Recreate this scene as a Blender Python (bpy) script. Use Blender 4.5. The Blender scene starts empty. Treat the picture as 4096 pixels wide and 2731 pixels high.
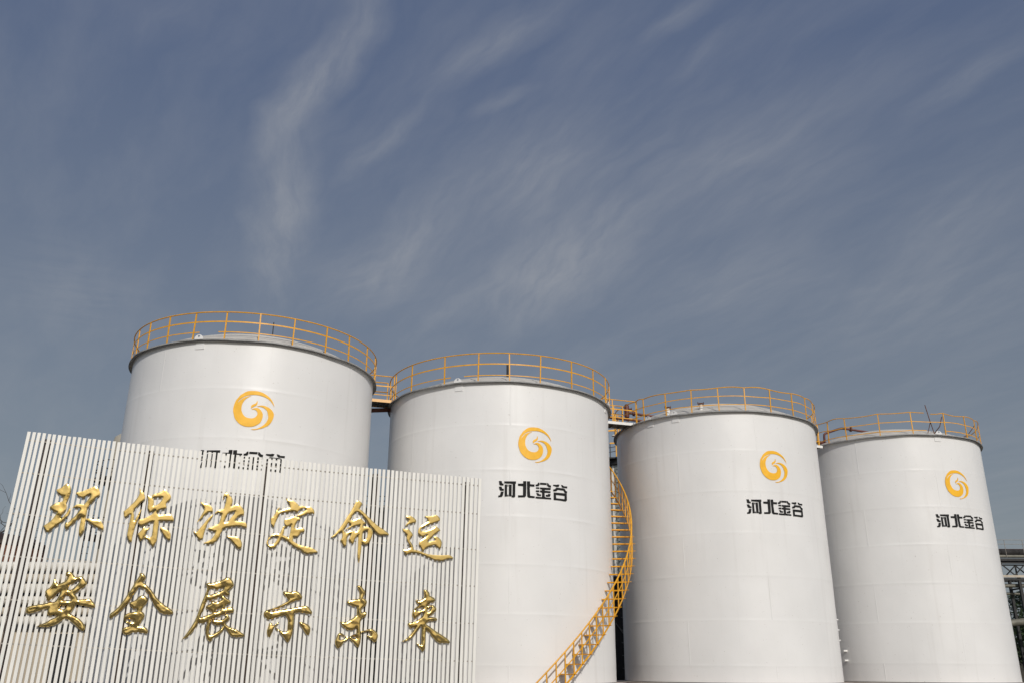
import bpy, bmesh, math, random
from mathutils import Vector, Matrix, noise
from mathutils.geometry import delaunay_2d_cdt

random.seed(7)
PI = math.pi
rad = math.radians
S = bpy.context.scene
COL = S.collection

# ------------------------------------------------------------------ measured data
SKY_STRENGTH = .1
HAZE_LOW = (2.1, 2.37, 2.66)     # thick haze near the horizon
HAZE_HIGH = (1.0, 1.33, 2.2)    # thin haze overhead
CLOUD = (3.7, 3.82, 4.05)
CLOUD_MIX = .9
# outlines in metres: sign letters as (along the screen, height)
GOLD=[
[[[[-4.36,6.63],[-4.263,6.685],[-4.193,6.752],[-4.132,6.818],[-4.085,6.842],[-4.04,6.813],[-3.995,6.76],[-3.969,6.705],[-3.953,6.628],[-3.955,6.549],[-3.97,6.48],[-3.991,6.389],[-4.016,6.298],[-4.027,6.242],[-4.003,6.188],[-3.994,6.133],[-4.006,6.054],[-4.036,5.986],[-4.069,5.912],[-4.094,5.85],[-4.113,5.783],[-4.088,5.782],[-4.04,5.831],[-3.993,5.911],[-3.945,5.991],[-3.918,6.071],[-3.899,6.111],[-3.878,6.084],[-3.874,6.018],[-3.896,5.939],[-3.932,5.848],[-3.989,5.762],[-4.055,5.676],[-4.124,5.607],[-4.202,5.537],[-4.26,5.468],[-4.311,5.411],[-4.37,5.348],[-4.422,5.362],[-4.472,5.424],[-4.503,5.488],[-4.528,5.53],[-4.469,5.582],[-4.391,5.652],[-4.334,5.726],[-4.287,5.806],[-4.251,5.885],[-4.238,5.963],[-4.285,5.971],[-4.36,6.0],[-4.424,6.051],[-4.455,6.099],[-4.424,6.14],[-4.363,6.193],[-4.269,6.238],[-4.183,6.265],[-4.133,6.302],[-4.128,6.358],[-4.124,6.425],[-4.123,6.453],[-4.206,6.465],[-4.274,6.505],[-4.325,6.569]],[[-3.81,6.564],[-3.768,6.595],[-3.67,6.618],[-3.574,6.664],[-3.479,6.716],[-3.403,6.761],[-3.335,6.794],[-3.273,6.793],[-3.215,6.757],[-3.164,6.692],[-3.133,6.614],[-3.136,6.546],[-3.185,6.492],[-3.23,6.45],[-3.271,6.379],[-3.32,6.297],[-3.369,6.216],[-3.421,6.123],[-3.411,6.057],[-3.413,5.945],[-3.419,5.817],[-3.409,5.723],[-3.405,5.602],[-3.396,5.481],[-3.422,5.392],[-3.461,5.313],[-3.494,5.268],[-3.524,5.332],[-3.542,5.441],[-3.548,5.572],[-3.542,5.694],[-3.543,5.793],[-3.548,5.893],[-3.593,5.824],[-3.653,5.754],[-3.719,5.662],[-3.787,5.581],[-3.847,5.512],[-3.898,5.46],[-3.935,5.497],[-3.952,5.572],[-3.953,5.638],[-3.922,5.667],[-3.882,5.664],[-3.84,5.721],[-3.791,5.79],[-3.731,5.86],[-3.692,5.929],[-3.654,6.009],[-3.622,6.066],[-3.596,6.096],[-3.661,6.12],[-3.745,6.131],[-3.832,6.104],[-3.8,6.156],[-3.738,6.215],[-3.66,6.237],[-3.578,6.236],[-3.52,6.229],[-3.485,6.298],[-3.446,6.379],[-3.407,6.461],[-3.386,6.519],[-3.403,6.563],[-3.45,6.537],[-3.504,6.483],[-3.559,6.44],[-3.609,6.431],[-3.686,6.465],[-3.764,6.505]],[[-3.428,5.811],[-3.337,5.816],[-3.232,5.805],[-3.127,5.789],[-3.034,5.789],[-2.966,5.748],[-2.913,5.673],[-2.871,5.587],[-2.865,5.493],[-2.93,5.511],[-3.039,5.555],[-3.128,5.595],[-3.23,5.656],[-3.323,5.728],[-3.392,5.78]]],[]],
[[[[-2.033,6.853],[-1.999,6.805],[-1.957,6.752],[-1.899,6.712],[-1.855,6.652],[-1.826,6.566],[-1.829,6.504],[-1.888,6.425],[-1.958,6.346],[-2.014,6.256],[-2.072,6.178],[-2.102,6.109],[-2.072,6.018],[-2.054,5.933],[-2.044,5.824],[-2.027,5.825],[-2.0,5.912],[-1.966,6.0],[-1.932,6.088],[-1.907,6.151],[-1.89,6.195],[-1.876,6.178],[-1.898,6.09],[-1.917,5.978],[-1.945,5.854],[-1.975,5.742],[-1.994,5.631],[-2.005,5.509],[-2.018,5.399],[-2.019,5.29],[-2.022,5.194],[-2.057,5.162],[-2.108,5.201],[-2.147,5.272],[-2.176,5.355],[-2.177,5.476],[-2.173,5.609],[-2.166,5.756],[-2.163,5.89],[-2.161,6.001],[-2.186,6.012],[-2.247,5.959],[-2.322,5.887],[-2.351,5.965],[-2.383,6.092],[-2.321,6.151],[-2.252,6.229],[-2.185,6.32],[-2.117,6.411],[-2.053,6.527],[-2.011,6.642],[-2.008,6.742]],[[-1.76,6.639],[-1.705,6.618],[-1.641,6.578],[-1.617,6.661],[-1.529,6.699],[-1.44,6.742],[-1.353,6.792],[-1.295,6.843],[-1.238,6.819],[-1.17,6.754],[-1.103,6.695],[-1.071,6.628],[-1.084,6.551],[-1.144,6.466],[-1.188,6.394],[-1.158,6.308],[-1.186,6.25],[-1.277,6.226],[-1.343,6.197],[-1.436,6.105],[-1.383,6.058],[-1.339,6.034],[-1.207,6.056],[-1.034,6.081],[-0.956,6.027],[-0.907,5.962],[-0.896,5.882],[-1.041,5.87],[-1.182,5.866],[-1.326,5.858],[-1.32,5.766],[-1.322,5.655],[-1.317,5.533],[-1.312,5.411],[-1.311,5.277],[-1.337,5.166],[-1.401,5.048],[-1.462,5.112],[-1.534,5.217],[-1.612,5.286],[-1.683,5.337],[-1.671,5.374],[-1.6,5.366],[-1.527,5.333],[-1.476,5.384],[-1.471,5.427],[-1.47,5.549],[-1.471,5.684],[-1.474,5.831],[-1.526,5.828],[-1.612,5.78],[-1.708,5.726],[-1.804,5.672],[-1.865,5.693],[-1.93,5.744],[-1.917,5.818],[-1.89,5.869],[-1.812,5.886],[-1.726,5.934],[-1.641,5.988],[-1.556,6.048],[-1.507,6.113],[-1.475,6.177],[-1.505,6.188],[-1.568,6.134],[-1.62,6.088],[-1.662,6.141],[-1.703,6.225],[-1.719,6.299],[-1.712,6.374],[-1.73,6.46],[-1.747,6.546]],[[-1.744,5.651],[-1.703,5.647],[-1.69,5.592],[-1.624,5.62],[-1.56,5.654],[-1.604,5.554],[-1.651,5.479],[-1.682,5.374],[-1.705,5.294],[-1.758,5.218],[-1.801,5.241],[-1.849,5.335],[-1.884,5.424],[-1.837,5.493],[-1.78,5.581]],[[-1.27,5.658],[-1.201,5.661],[-1.116,5.635],[-1.028,5.591],[-0.955,5.527],[-0.922,5.455],[-0.916,5.32],[-0.957,5.276],[-1.026,5.315],[-1.107,5.396],[-1.178,5.491],[-1.237,5.586]]],[[[-1.608,6.549],[-1.546,6.572],[-1.443,6.585],[-1.315,6.597],[-1.328,6.523],[-1.375,6.432],[-1.436,6.366],[-1.512,6.324],[-1.557,6.309],[-1.55,6.409],[-1.565,6.496]]]],
[[[[-0.173,6.512],[-0.14,6.526],[-0.053,6.477],[0.041,6.47],[0.127,6.433],[0.192,6.382],[0.229,6.311],[0.238,6.233],[0.164,6.22],[0.096,6.206],[0.044,6.155],[-0.016,6.078],[-0.086,5.99],[-0.198,5.87],[-0.182,5.925],[-0.126,6.036],[-0.082,6.147],[-0.046,6.234],[-0.027,6.314],[-0.077,6.39]],[[0.263,6.173],[0.247,6.106],[0.201,6.006],[0.145,5.895],[0.1,5.784],[0.077,5.687],[0.056,5.578],[0.046,5.47],[0.034,5.381],[-0.017,5.327],[-0.089,5.357],[-0.155,5.425],[-0.21,5.505],[-0.253,5.574],[-0.277,5.632],[-0.243,5.586],[-0.184,5.572],[-0.135,5.64],[-0.067,5.739],[0.001,5.839],[0.079,5.963],[0.159,6.064]],[[0.493,6.615],[0.497,6.683],[0.503,6.782],[0.538,6.84],[0.594,6.862],[0.657,6.829],[0.724,6.76],[0.778,6.701],[0.804,6.629],[0.802,6.542],[0.77,6.454],[0.768,6.417],[0.84,6.465],[0.93,6.513],[0.989,6.511],[1.065,6.472],[1.144,6.403],[1.187,6.332],[1.202,6.247],[1.187,6.166],[1.132,6.181],[1.076,6.154],[1.0,6.088],[0.934,5.993],[1.012,5.979],[1.129,5.992],[1.226,5.967],[1.295,5.934],[1.326,5.863],[1.323,5.783],[1.244,5.797],[1.123,5.821],[1.005,5.821],[0.867,5.795],[0.742,5.764],[0.596,5.708],[0.581,5.641],[0.547,5.532],[0.493,5.397],[0.413,5.286],[0.327,5.235],[0.225,5.218],[0.132,5.231],[0.072,5.252],[0.159,5.292],[0.256,5.35],[0.326,5.437],[0.372,5.535],[0.396,5.632],[0.304,5.627],[0.22,5.652],[0.144,5.708],[0.221,5.742],[0.308,5.789],[0.384,5.835],[0.45,5.863],[0.475,5.949],[0.505,6.096],[0.519,6.182],[0.447,6.196],[0.373,6.228],[0.297,6.175],[0.326,6.232],[0.379,6.278],[0.468,6.313],[0.557,6.355],[0.579,6.479],[0.6,6.603],[0.593,6.714],[0.561,6.743],[0.529,6.71]],[[0.736,5.505],[0.807,5.497],[0.901,5.496],[0.994,5.494],[1.079,5.474],[1.154,5.43],[1.209,5.361],[1.24,5.266],[1.236,5.158],[1.201,5.109],[1.128,5.129],[1.038,5.209],[0.957,5.3],[0.854,5.391]]],[[[0.71,6.2],[0.782,6.247],[0.918,6.291],[0.903,6.217],[0.842,6.128],[0.781,6.039],[0.732,5.951],[0.631,5.916],[0.62,5.957],[0.64,6.043],[0.676,6.143]]]],
[[[[2.456,6.805],[2.513,6.784],[2.602,6.758],[2.702,6.745],[2.793,6.7],[2.873,6.636],[2.921,6.582],[3.038,6.59],[3.177,6.567],[3.263,6.584],[3.341,6.545],[3.402,6.486],[3.43,6.411],[3.425,6.355],[3.331,6.362],[3.233,6.35],[3.136,6.313],[3.054,6.264],[2.945,6.233],[2.858,6.246],[2.926,6.313],[3.032,6.375],[3.114,6.43],[3.171,6.484],[3.119,6.519],[3.021,6.5],[2.938,6.451],[2.871,6.372],[2.783,6.392],[2.708,6.4],[2.601,6.362],[2.492,6.344],[2.408,6.326],[2.315,6.283],[2.264,6.181],[2.226,6.068],[2.199,5.967],[2.174,5.849],[2.123,5.877],[2.074,5.948],[2.058,6.046],[2.056,6.132],[2.127,6.21],[2.177,6.325],[2.216,6.427],[2.271,6.492],[2.313,6.495],[2.274,6.455],[2.255,6.404],[2.273,6.343],[2.341,6.397],[2.434,6.446],[2.529,6.483],[2.636,6.515],[2.605,6.588],[2.546,6.697]],[[2.5,6.126],[2.606,6.17],[2.701,6.212],[2.785,6.236],[2.86,6.215],[2.948,6.202],[2.994,6.167],[2.975,6.11],[2.908,6.093],[2.865,6.029],[2.842,5.941],[2.83,5.866],[2.906,5.845],[2.965,5.867],[3.075,5.879],[3.139,5.851],[3.162,5.797],[3.136,5.746],[3.051,5.723],[3.007,5.665],[2.941,5.588],[2.881,5.573],[2.812,5.588],[2.813,5.508],[2.819,5.447],[2.909,5.39],[3.024,5.334],[3.174,5.299],[3.323,5.275],[3.449,5.244],[3.565,5.188],[3.65,5.131],[3.56,5.09],[3.463,5.073],[3.342,5.056],[3.206,5.068],[3.127,5.132],[3.025,5.188],[2.898,5.243],[2.782,5.311],[2.677,5.403],[2.574,5.46],[2.473,5.509],[2.426,5.489],[2.389,5.377],[2.326,5.277],[2.261,5.201],[2.192,5.168],[2.106,5.188],[2.028,5.257],[1.99,5.334],[2.005,5.432],[2.05,5.519],[2.127,5.596],[2.219,5.637],[2.363,5.651],[2.394,5.707],[2.433,5.808],[2.462,5.883],[2.52,5.911],[2.489,5.983],[2.481,6.07]]],[[[2.037,5.348],[2.043,5.409],[2.094,5.497],[2.158,5.543],[2.25,5.565],[2.318,5.551],[2.332,5.533],[2.298,5.446],[2.246,5.352],[2.191,5.307],[2.109,5.282],[2.06,5.295]],[[2.541,5.881],[2.642,5.911],[2.716,5.971],[2.713,5.81],[2.696,5.662],[2.677,5.538],[2.588,5.576],[2.487,5.62],[2.507,5.689],[2.51,5.787],[2.499,5.854]]]],
[[[[4.794,6.889],[4.868,6.875],[4.943,6.843],[4.99,6.796],[4.951,6.713],[4.899,6.616],[4.99,6.564],[5.082,6.49],[5.19,6.395],[5.298,6.301],[5.422,6.192],[5.545,6.099],[5.697,6.006],[5.818,5.934],[5.91,5.874],[5.96,5.819],[5.944,5.782],[5.812,5.783],[5.71,5.771],[5.607,5.787],[5.515,5.853],[5.407,5.962],[5.329,6.044],[5.251,6.126],[5.187,6.222],[5.139,6.277],[5.046,6.373],[4.954,6.446],[4.864,6.499],[4.777,6.493],[4.711,6.396],[4.66,6.307],[4.622,6.219],[4.709,6.21],[4.822,6.259],[4.906,6.293],[4.978,6.304],[5.04,6.243],[5.101,6.189],[5.15,6.156],[5.128,6.119],[5.07,6.108],[5.069,6.016],[5.17,6.028],[5.273,6.012],[5.363,5.967],[5.411,5.884],[5.403,5.776],[5.373,5.675],[5.33,5.56],[5.277,5.472],[5.179,5.432],[5.091,5.456],[5.065,5.519],[5.058,5.406],[5.053,5.265],[5.047,5.139],[5.036,4.985],[5.016,4.845],[4.994,4.858],[4.964,4.982],[4.943,5.134],[4.944,5.288],[4.942,5.428],[4.938,5.597],[4.935,5.753],[4.875,5.679],[4.823,5.592],[4.794,5.492],[4.755,5.441],[4.688,5.486],[4.623,5.596],[4.66,5.682],[4.688,5.789],[4.625,5.765],[4.574,5.678],[4.554,5.564],[4.553,5.41],[4.506,5.331],[4.438,5.39],[4.39,5.472],[4.348,5.554],[4.393,5.626],[4.4,5.725],[4.377,5.844],[4.296,5.783],[4.217,5.702],[4.124,5.624],[4.024,5.629],[4.105,5.689],[4.182,5.785],[4.273,5.902],[4.362,6.048],[4.451,6.21],[4.54,6.372],[4.63,6.521],[4.705,6.698],[4.756,6.803]]],[[[4.572,6.124],[4.677,6.058],[4.637,6.014],[4.5,5.921],[4.509,5.9],[4.696,5.988],[4.836,6.039],[4.97,6.089],[4.956,5.981],[4.931,5.916],[4.835,5.84],[4.733,5.863],[4.619,5.852],[4.524,5.781],[4.424,5.882],[4.494,5.999]],[[5.08,5.845],[5.149,5.899],[5.228,5.917],[5.24,5.797],[5.221,5.682],[5.168,5.594],[5.08,5.583],[5.071,5.717]]]],
[[[[6.496,6.467],[6.561,6.459],[6.654,6.476],[6.725,6.457],[6.809,6.411],[6.864,6.357],[6.879,6.301],[6.857,6.254],[6.77,6.238],[6.678,6.205],[6.587,6.166],[6.495,6.129],[6.55,6.198],[6.605,6.269],[6.626,6.332],[6.565,6.38]],[[6.424,6.05],[6.466,6.024],[6.536,6.022],[6.593,6.031],[6.653,6.006],[6.714,5.947],[6.763,5.893],[6.783,5.838],[6.756,5.78],[6.712,5.733],[6.681,5.653],[6.73,5.589],[6.78,5.513],[6.818,5.437],[6.84,5.349],[6.939,5.342],[7.056,5.308],[7.175,5.269],[7.316,5.231],[7.481,5.21],[7.634,5.206],[7.81,5.208],[7.987,5.221],[8.106,5.221],[8.179,5.184],[8.234,5.136],[8.211,5.102],[8.098,5.102],[7.957,5.063],[7.841,5.019],[7.723,5.02],[7.581,5.036],[7.439,5.086],[7.321,5.12],[7.202,5.176],[7.084,5.215],[6.943,5.236],[6.804,5.241],[6.69,5.214],[6.634,5.184],[6.606,5.15],[6.552,5.197],[6.509,5.256],[6.466,5.315],[6.557,5.33],[6.648,5.356],[6.705,5.392],[6.726,5.421],[6.689,5.486],[6.638,5.573],[6.593,5.66],[6.578,5.749],[6.58,5.827],[6.519,5.88],[6.458,5.945]],[[7.182,6.506],[7.289,6.501],[7.407,6.514],[7.49,6.541],[7.561,6.557],[7.633,6.538],[7.689,6.484],[7.718,6.428],[7.693,6.358],[7.593,6.312],[7.476,6.266],[7.359,6.219],[7.255,6.168],[7.163,6.117],[7.071,6.056],[7.056,6.01],[7.098,5.978],[7.192,5.983],[7.308,6.017],[7.413,6.063],[7.505,6.119],[7.575,6.174],[7.647,6.143],[7.709,6.09],[7.74,6.034],[7.653,5.973],[7.561,5.911],[7.481,5.828],[7.402,5.745],[7.311,5.645],[7.336,5.623],[7.452,5.663],[7.569,5.685],[7.58,5.709],[7.531,5.751],[7.517,5.802],[7.587,5.828],[7.671,5.804],[7.744,5.751],[7.794,5.685],[7.809,5.607],[7.794,5.504],[7.756,5.413],[7.696,5.444],[7.635,5.497],[7.574,5.539],[7.481,5.518],[7.365,5.479],[7.285,5.436],[7.217,5.366],[7.173,5.308],[7.124,5.35],[7.074,5.437],[7.018,5.519],[7.02,5.603],[7.065,5.661],[7.144,5.721],[7.224,5.77],[7.28,5.829],[7.303,5.864],[7.244,5.85],[7.164,5.806],[7.082,5.802],[7.01,5.849],[6.965,5.926],[6.968,6.005],[7.0,6.086],[7.067,6.158],[7.159,6.22],[7.25,6.282],[7.326,6.314],[7.269,6.397]]],[]],
[[[[-3.699,4.193],[-3.648,4.224],[-3.558,4.222],[-3.493,4.17],[-3.421,4.077],[-3.357,4.097],[-3.269,4.112],[-3.207,4.078],[-3.139,4.009],[-3.081,3.927],[-3.093,3.861],[-3.152,3.805],[-3.213,3.761],[-3.289,3.675],[-3.369,3.614],[-3.316,3.562],[-3.272,3.498],[-3.251,3.44],[-3.119,3.455],[-2.998,3.471],[-2.907,3.471],[-2.84,3.404],[-2.772,3.329],[-2.749,3.252],[-2.764,3.207],[-2.847,3.232],[-2.953,3.259],[-3.091,3.279],[-3.286,3.309],[-3.325,3.202],[-3.365,3.108],[-3.411,3.048],[-3.315,3.004],[-3.204,2.942],[-3.093,2.875],[-3.002,2.789],[-2.937,2.697],[-2.935,2.616],[-2.97,2.558],[-3.061,2.602],[-3.164,2.693],[-3.279,2.784],[-3.391,2.863],[-3.498,2.907],[-3.596,2.835],[-3.693,2.752],[-3.814,2.692],[-3.949,2.655],[-4.091,2.659],[-4.227,2.662],[-4.124,2.721],[-4.003,2.781],[-3.887,2.864],[-3.776,2.924],[-3.709,2.983],[-3.801,3.005],[-3.874,2.985],[-3.96,2.972],[-3.998,3.035],[-4.006,3.116],[-3.996,3.186],[-4.11,3.148],[-4.243,3.098],[-4.366,3.055],[-4.479,3.018],[-4.554,3.045],[-4.569,3.102],[-4.565,3.171],[-4.524,3.213],[-4.431,3.238],[-4.295,3.271],[-4.158,3.298],[-4.022,3.336],[-3.882,3.358],[-3.825,3.412],[-3.786,3.507],[-3.757,3.602],[-3.74,3.697],[-3.816,3.624],[-3.889,3.528],[-3.963,3.443],[-4.029,3.377],[-4.081,3.428],[-4.128,3.544],[-4.157,3.649],[-4.118,3.709],[-4.06,3.758],[-4.01,3.854],[-3.991,3.938],[-3.987,4.015],[-3.929,3.963],[-3.846,3.865],[-3.773,3.898],[-3.692,3.948],[-3.655,3.997],[-3.627,4.093],[-3.686,4.115]]],[[[-3.545,3.834],[-3.491,3.883],[-3.421,3.933],[-3.352,3.995],[-3.298,4.009],[-3.298,3.937],[-3.351,3.852],[-3.416,3.767],[-3.507,3.704],[-3.559,3.715]],[[-3.589,3.595],[-3.556,3.561],[-3.489,3.527],[-3.428,3.458],[-3.437,3.417],[-3.582,3.413],[-3.659,3.411],[-3.636,3.476]],[[-3.681,3.275],[-3.601,3.26],[-3.515,3.28],[-3.539,3.221],[-3.584,3.161],[-3.626,3.148],[-3.709,3.181]]]],
[[[[-1.667,4.272],[-1.568,4.26],[-1.513,4.22],[-1.472,4.164],[-1.482,4.087],[-1.545,4.009],[-1.491,3.973],[-1.409,3.912],[-1.327,3.851],[-1.242,3.766],[-1.169,3.679],[-1.08,3.568],[-0.981,3.47],[-0.871,3.385],[-0.763,3.313],[-0.657,3.252],[-0.575,3.192],[-0.543,3.142],[-0.561,3.092],[-0.683,3.083],[-0.807,3.092],[-0.937,3.145],[-1.023,3.243],[-1.124,3.353],[-1.202,3.477],[-1.28,3.6],[-1.355,3.699],[-1.44,3.785],[-1.532,3.832],[-1.631,3.848],[-1.67,3.777],[-1.726,3.663],[-1.791,3.523],[-1.856,3.396],[-1.936,3.283],[-2.015,3.169],[-2.107,3.069],[-2.2,2.98],[-2.287,2.923],[-2.315,2.953],[-2.308,3.064],[-2.224,3.14],[-2.132,3.24],[-2.054,3.354],[-1.979,3.493],[-1.905,3.645],[-1.83,3.798],[-1.776,3.925],[-1.721,4.054],[-1.665,4.17],[-1.637,4.228]],[[-1.827,3.403],[-1.752,3.424],[-1.663,3.477],[-1.602,3.553],[-1.536,3.605],[-1.452,3.608],[-1.374,3.572],[-1.322,3.511],[-1.324,3.436],[-1.368,3.36],[-1.42,3.296],[-1.434,3.221],[-1.447,3.146],[-1.395,3.122],[-1.351,3.061],[-1.352,2.987],[-1.4,2.899],[-1.436,2.812],[-1.472,2.725],[-1.388,2.727],[-1.301,2.704],[-1.229,2.662],[-1.189,2.595],[-1.197,2.522],[-1.289,2.532],[-1.412,2.555],[-1.531,2.553],[-1.625,2.539],[-1.713,2.489],[-1.806,2.475],[-1.88,2.535],[-1.898,2.62],[-1.871,2.675],[-1.802,2.695],[-1.734,2.72],[-1.741,2.769],[-1.822,2.829],[-1.89,2.889],[-1.919,2.962],[-1.9,3.036],[-1.823,3.087],[-1.709,3.127],[-1.591,3.136],[-1.6,3.204],[-1.618,3.241],[-1.676,3.227],[-1.743,3.275],[-1.8,3.336]]],[[[-1.884,2.926],[-1.801,2.934],[-1.679,2.918],[-1.62,2.919],[-1.633,2.845],[-1.715,2.837],[-1.789,2.848],[-1.853,2.884]]]],
[[[[0.282,4.013],[0.371,4.043],[0.464,4.039],[0.579,4.077],[0.707,4.122],[0.807,4.18],[0.909,4.227],[0.977,4.22],[1.051,4.161],[1.106,4.088],[1.134,3.994],[1.078,3.918],[1.019,3.849],[0.971,3.8],[1.021,3.768],[1.037,3.688],[0.969,3.693],[0.901,3.711],[0.838,3.682],[0.908,3.644],[0.996,3.58],[1.089,3.515],[1.095,3.462],[1.013,3.426],[0.95,3.392],[0.933,3.311],[0.897,3.277],[0.998,3.32],[1.103,3.336],[1.178,3.317],[1.219,3.252],[1.213,3.185],[1.108,3.17],[0.977,3.153],[0.865,3.098],[0.739,3.042],[0.616,2.974],[0.58,2.947],[0.578,2.855],[0.553,2.737],[0.553,2.62],[0.578,2.523],[0.668,2.531],[0.766,2.585],[0.862,2.665],[0.942,2.771],[0.957,2.81],[0.87,2.822],[0.768,2.794],[0.672,2.831],[0.599,2.895],[0.632,2.948],[0.722,2.963],[0.856,2.94],[0.931,2.981],[1.002,3.048],[0.955,3.113],[1.007,3.128],[1.079,3.076],[1.126,3.011],[1.08,2.944],[1.009,2.877],[1.013,2.838],[1.127,2.761],[1.252,2.711],[1.39,2.661],[1.503,2.597],[1.589,2.546],[1.609,2.481],[1.517,2.473],[1.386,2.458],[1.252,2.475],[1.165,2.539],[1.088,2.643],[0.999,2.733],[0.945,2.627],[0.852,2.521],[0.755,2.455],[0.683,2.402],[0.629,2.311],[0.56,2.349],[0.496,2.451],[0.461,2.58],[0.45,2.723],[0.469,2.84],[0.467,2.905],[0.381,2.865],[0.281,2.836],[0.208,2.9],[0.195,2.796],[0.132,2.678],[0.056,2.56],[-0.045,2.443],[-0.211,2.344],[-0.137,2.467],[-0.053,2.61],[0.031,2.767],[0.101,2.924],[0.165,3.148],[0.215,3.372],[0.27,3.572],[0.316,3.733],[0.344,3.881],[0.33,3.948]]],[[[0.466,3.912],[0.563,3.875],[0.645,3.857],[0.746,3.901],[0.847,3.951],[0.818,3.856],[0.732,3.793],[0.605,3.742],[0.453,3.684],[0.388,3.676],[0.414,3.79]],[[0.392,3.536],[0.498,3.526],[0.597,3.582],[0.725,3.625],[0.789,3.641],[0.825,3.561],[0.738,3.506],[0.649,3.477],[0.592,3.515],[0.515,3.5],[0.509,3.433],[0.411,3.378],[0.376,3.337],[0.396,3.285],[0.534,3.222],[0.576,3.144],[0.445,3.088],[0.271,3.019],[0.244,3.031],[0.301,3.203],[0.346,3.376],[0.369,3.509]],[[0.677,3.239],[0.763,3.294],[0.855,3.356],[0.842,3.296],[0.772,3.215],[0.665,3.172]]]],
[[[[2.644,3.845],[2.699,3.863],[2.792,3.849],[2.918,3.847],[2.996,3.872],[3.076,3.875],[3.16,3.838],[3.223,3.783],[3.263,3.716],[3.258,3.637],[3.202,3.624],[3.089,3.599],[3.001,3.563],[2.914,3.515],[2.805,3.457],[2.697,3.398],[2.588,3.351],[2.468,3.309],[2.359,3.279],[2.261,3.243],[2.374,3.235],[2.539,3.272],[2.705,3.309],[2.873,3.336],[3.041,3.368],[3.153,3.393],[3.277,3.418],[3.391,3.433],[3.486,3.407],[3.549,3.341],[3.614,3.253],[3.602,3.186],[3.492,3.2],[3.34,3.224],[3.19,3.237],[3.078,3.218],[3.055,3.151],[3.062,3.007],[3.069,2.874],[3.064,2.731],[3.053,2.61],[3.03,2.489],[2.983,2.379],[2.933,2.319],[2.883,2.367],[2.807,2.464],[2.707,2.571],[2.608,2.668],[2.498,2.764],[2.52,2.77],[2.615,2.712],[2.721,2.659],[2.813,2.639],[2.879,2.662],[2.897,2.706],[2.89,2.849],[2.887,3.003],[2.838,3.101],[2.777,3.144],[2.678,3.115],[2.558,3.079],[2.449,3.038],[2.341,3.002],[2.251,3.012],[2.166,3.076],[2.124,3.163],[2.139,3.229],[2.202,3.275],[2.311,3.311],[2.474,3.37],[2.614,3.44],[2.732,3.511],[2.834,3.575],[2.848,3.614],[2.786,3.669],[2.709,3.756]],[[2.314,2.876],[2.35,2.904],[2.403,2.883],[2.425,2.829],[2.491,2.841],[2.564,2.897],[2.621,2.942],[2.609,2.898],[2.548,2.831],[2.497,2.775],[2.461,2.687],[2.424,2.61],[2.398,2.534],[2.366,2.463],[2.324,2.489],[2.288,2.575],[2.273,2.673],[2.297,2.772],[2.307,2.837]],[[3.24,2.933],[3.296,2.939],[3.389,2.919],[3.484,2.882],[3.563,2.828],[3.597,2.762],[3.601,2.652],[3.578,2.585],[3.536,2.541],[3.474,2.595],[3.41,2.682],[3.332,2.791],[3.256,2.878]]],[]],
[[[[4.994,4.096],[5.036,4.125],[5.111,4.107],[5.189,4.038],[5.269,3.935],[5.254,3.829],[5.224,3.722],[5.299,3.69],[5.348,3.621],[5.338,3.536],[5.27,3.465],[5.201,3.407],[5.191,3.337],[5.209,3.282],[5.281,3.284],[5.353,3.3],[5.365,3.23],[5.333,3.16],[5.248,3.117],[5.182,3.019],[5.183,2.895],[5.185,2.757],[5.204,2.689],[5.318,2.719],[5.418,2.741],[5.503,2.777],[5.591,2.765],[5.682,2.711],[5.751,2.643],[5.775,2.561],[5.756,2.451],[5.715,2.396],[5.667,2.357],[5.597,2.422],[5.506,2.489],[5.416,2.535],[5.429,2.556],[5.545,2.558],[5.542,2.613],[5.493,2.694],[5.406,2.693],[5.306,2.67],[5.206,2.655],[5.227,2.553],[5.223,2.403],[5.202,2.28],[5.157,2.192],[5.089,2.252],[4.997,2.346],[4.905,2.426],[4.845,2.472],[4.778,2.41],[4.696,2.355],[4.631,2.273],[4.579,2.205],[4.519,2.158],[4.465,2.217],[4.424,2.298],[4.41,2.392],[4.439,2.473],[4.468,2.568],[4.52,2.623],[4.606,2.625],[4.681,2.571],[4.77,2.519],[4.856,2.52],[4.952,2.576],[5.078,2.626],[5.076,2.769],[5.065,2.824],[4.998,2.754],[4.899,2.725],[4.783,2.737],[4.664,2.803],[4.572,2.896],[4.523,2.984],[4.61,2.966],[4.724,2.968],[4.835,3.025],[4.945,3.11],[5.054,3.202],[5.045,3.334],[5.052,3.445],[4.95,3.457],[4.831,3.495],[4.742,3.535],[4.688,3.575],[4.75,3.632],[4.863,3.663],[4.978,3.687],[5.087,3.698],[5.101,3.81],[5.094,3.923],[5.043,4.02]]],[[[4.547,2.556],[4.61,2.57],[4.698,2.531],[4.772,2.498],[4.703,2.457],[4.606,2.428],[4.548,2.448]],[[4.922,2.498],[4.992,2.522],[5.075,2.571],[5.081,2.482],[5.002,2.479]]]],
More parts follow.
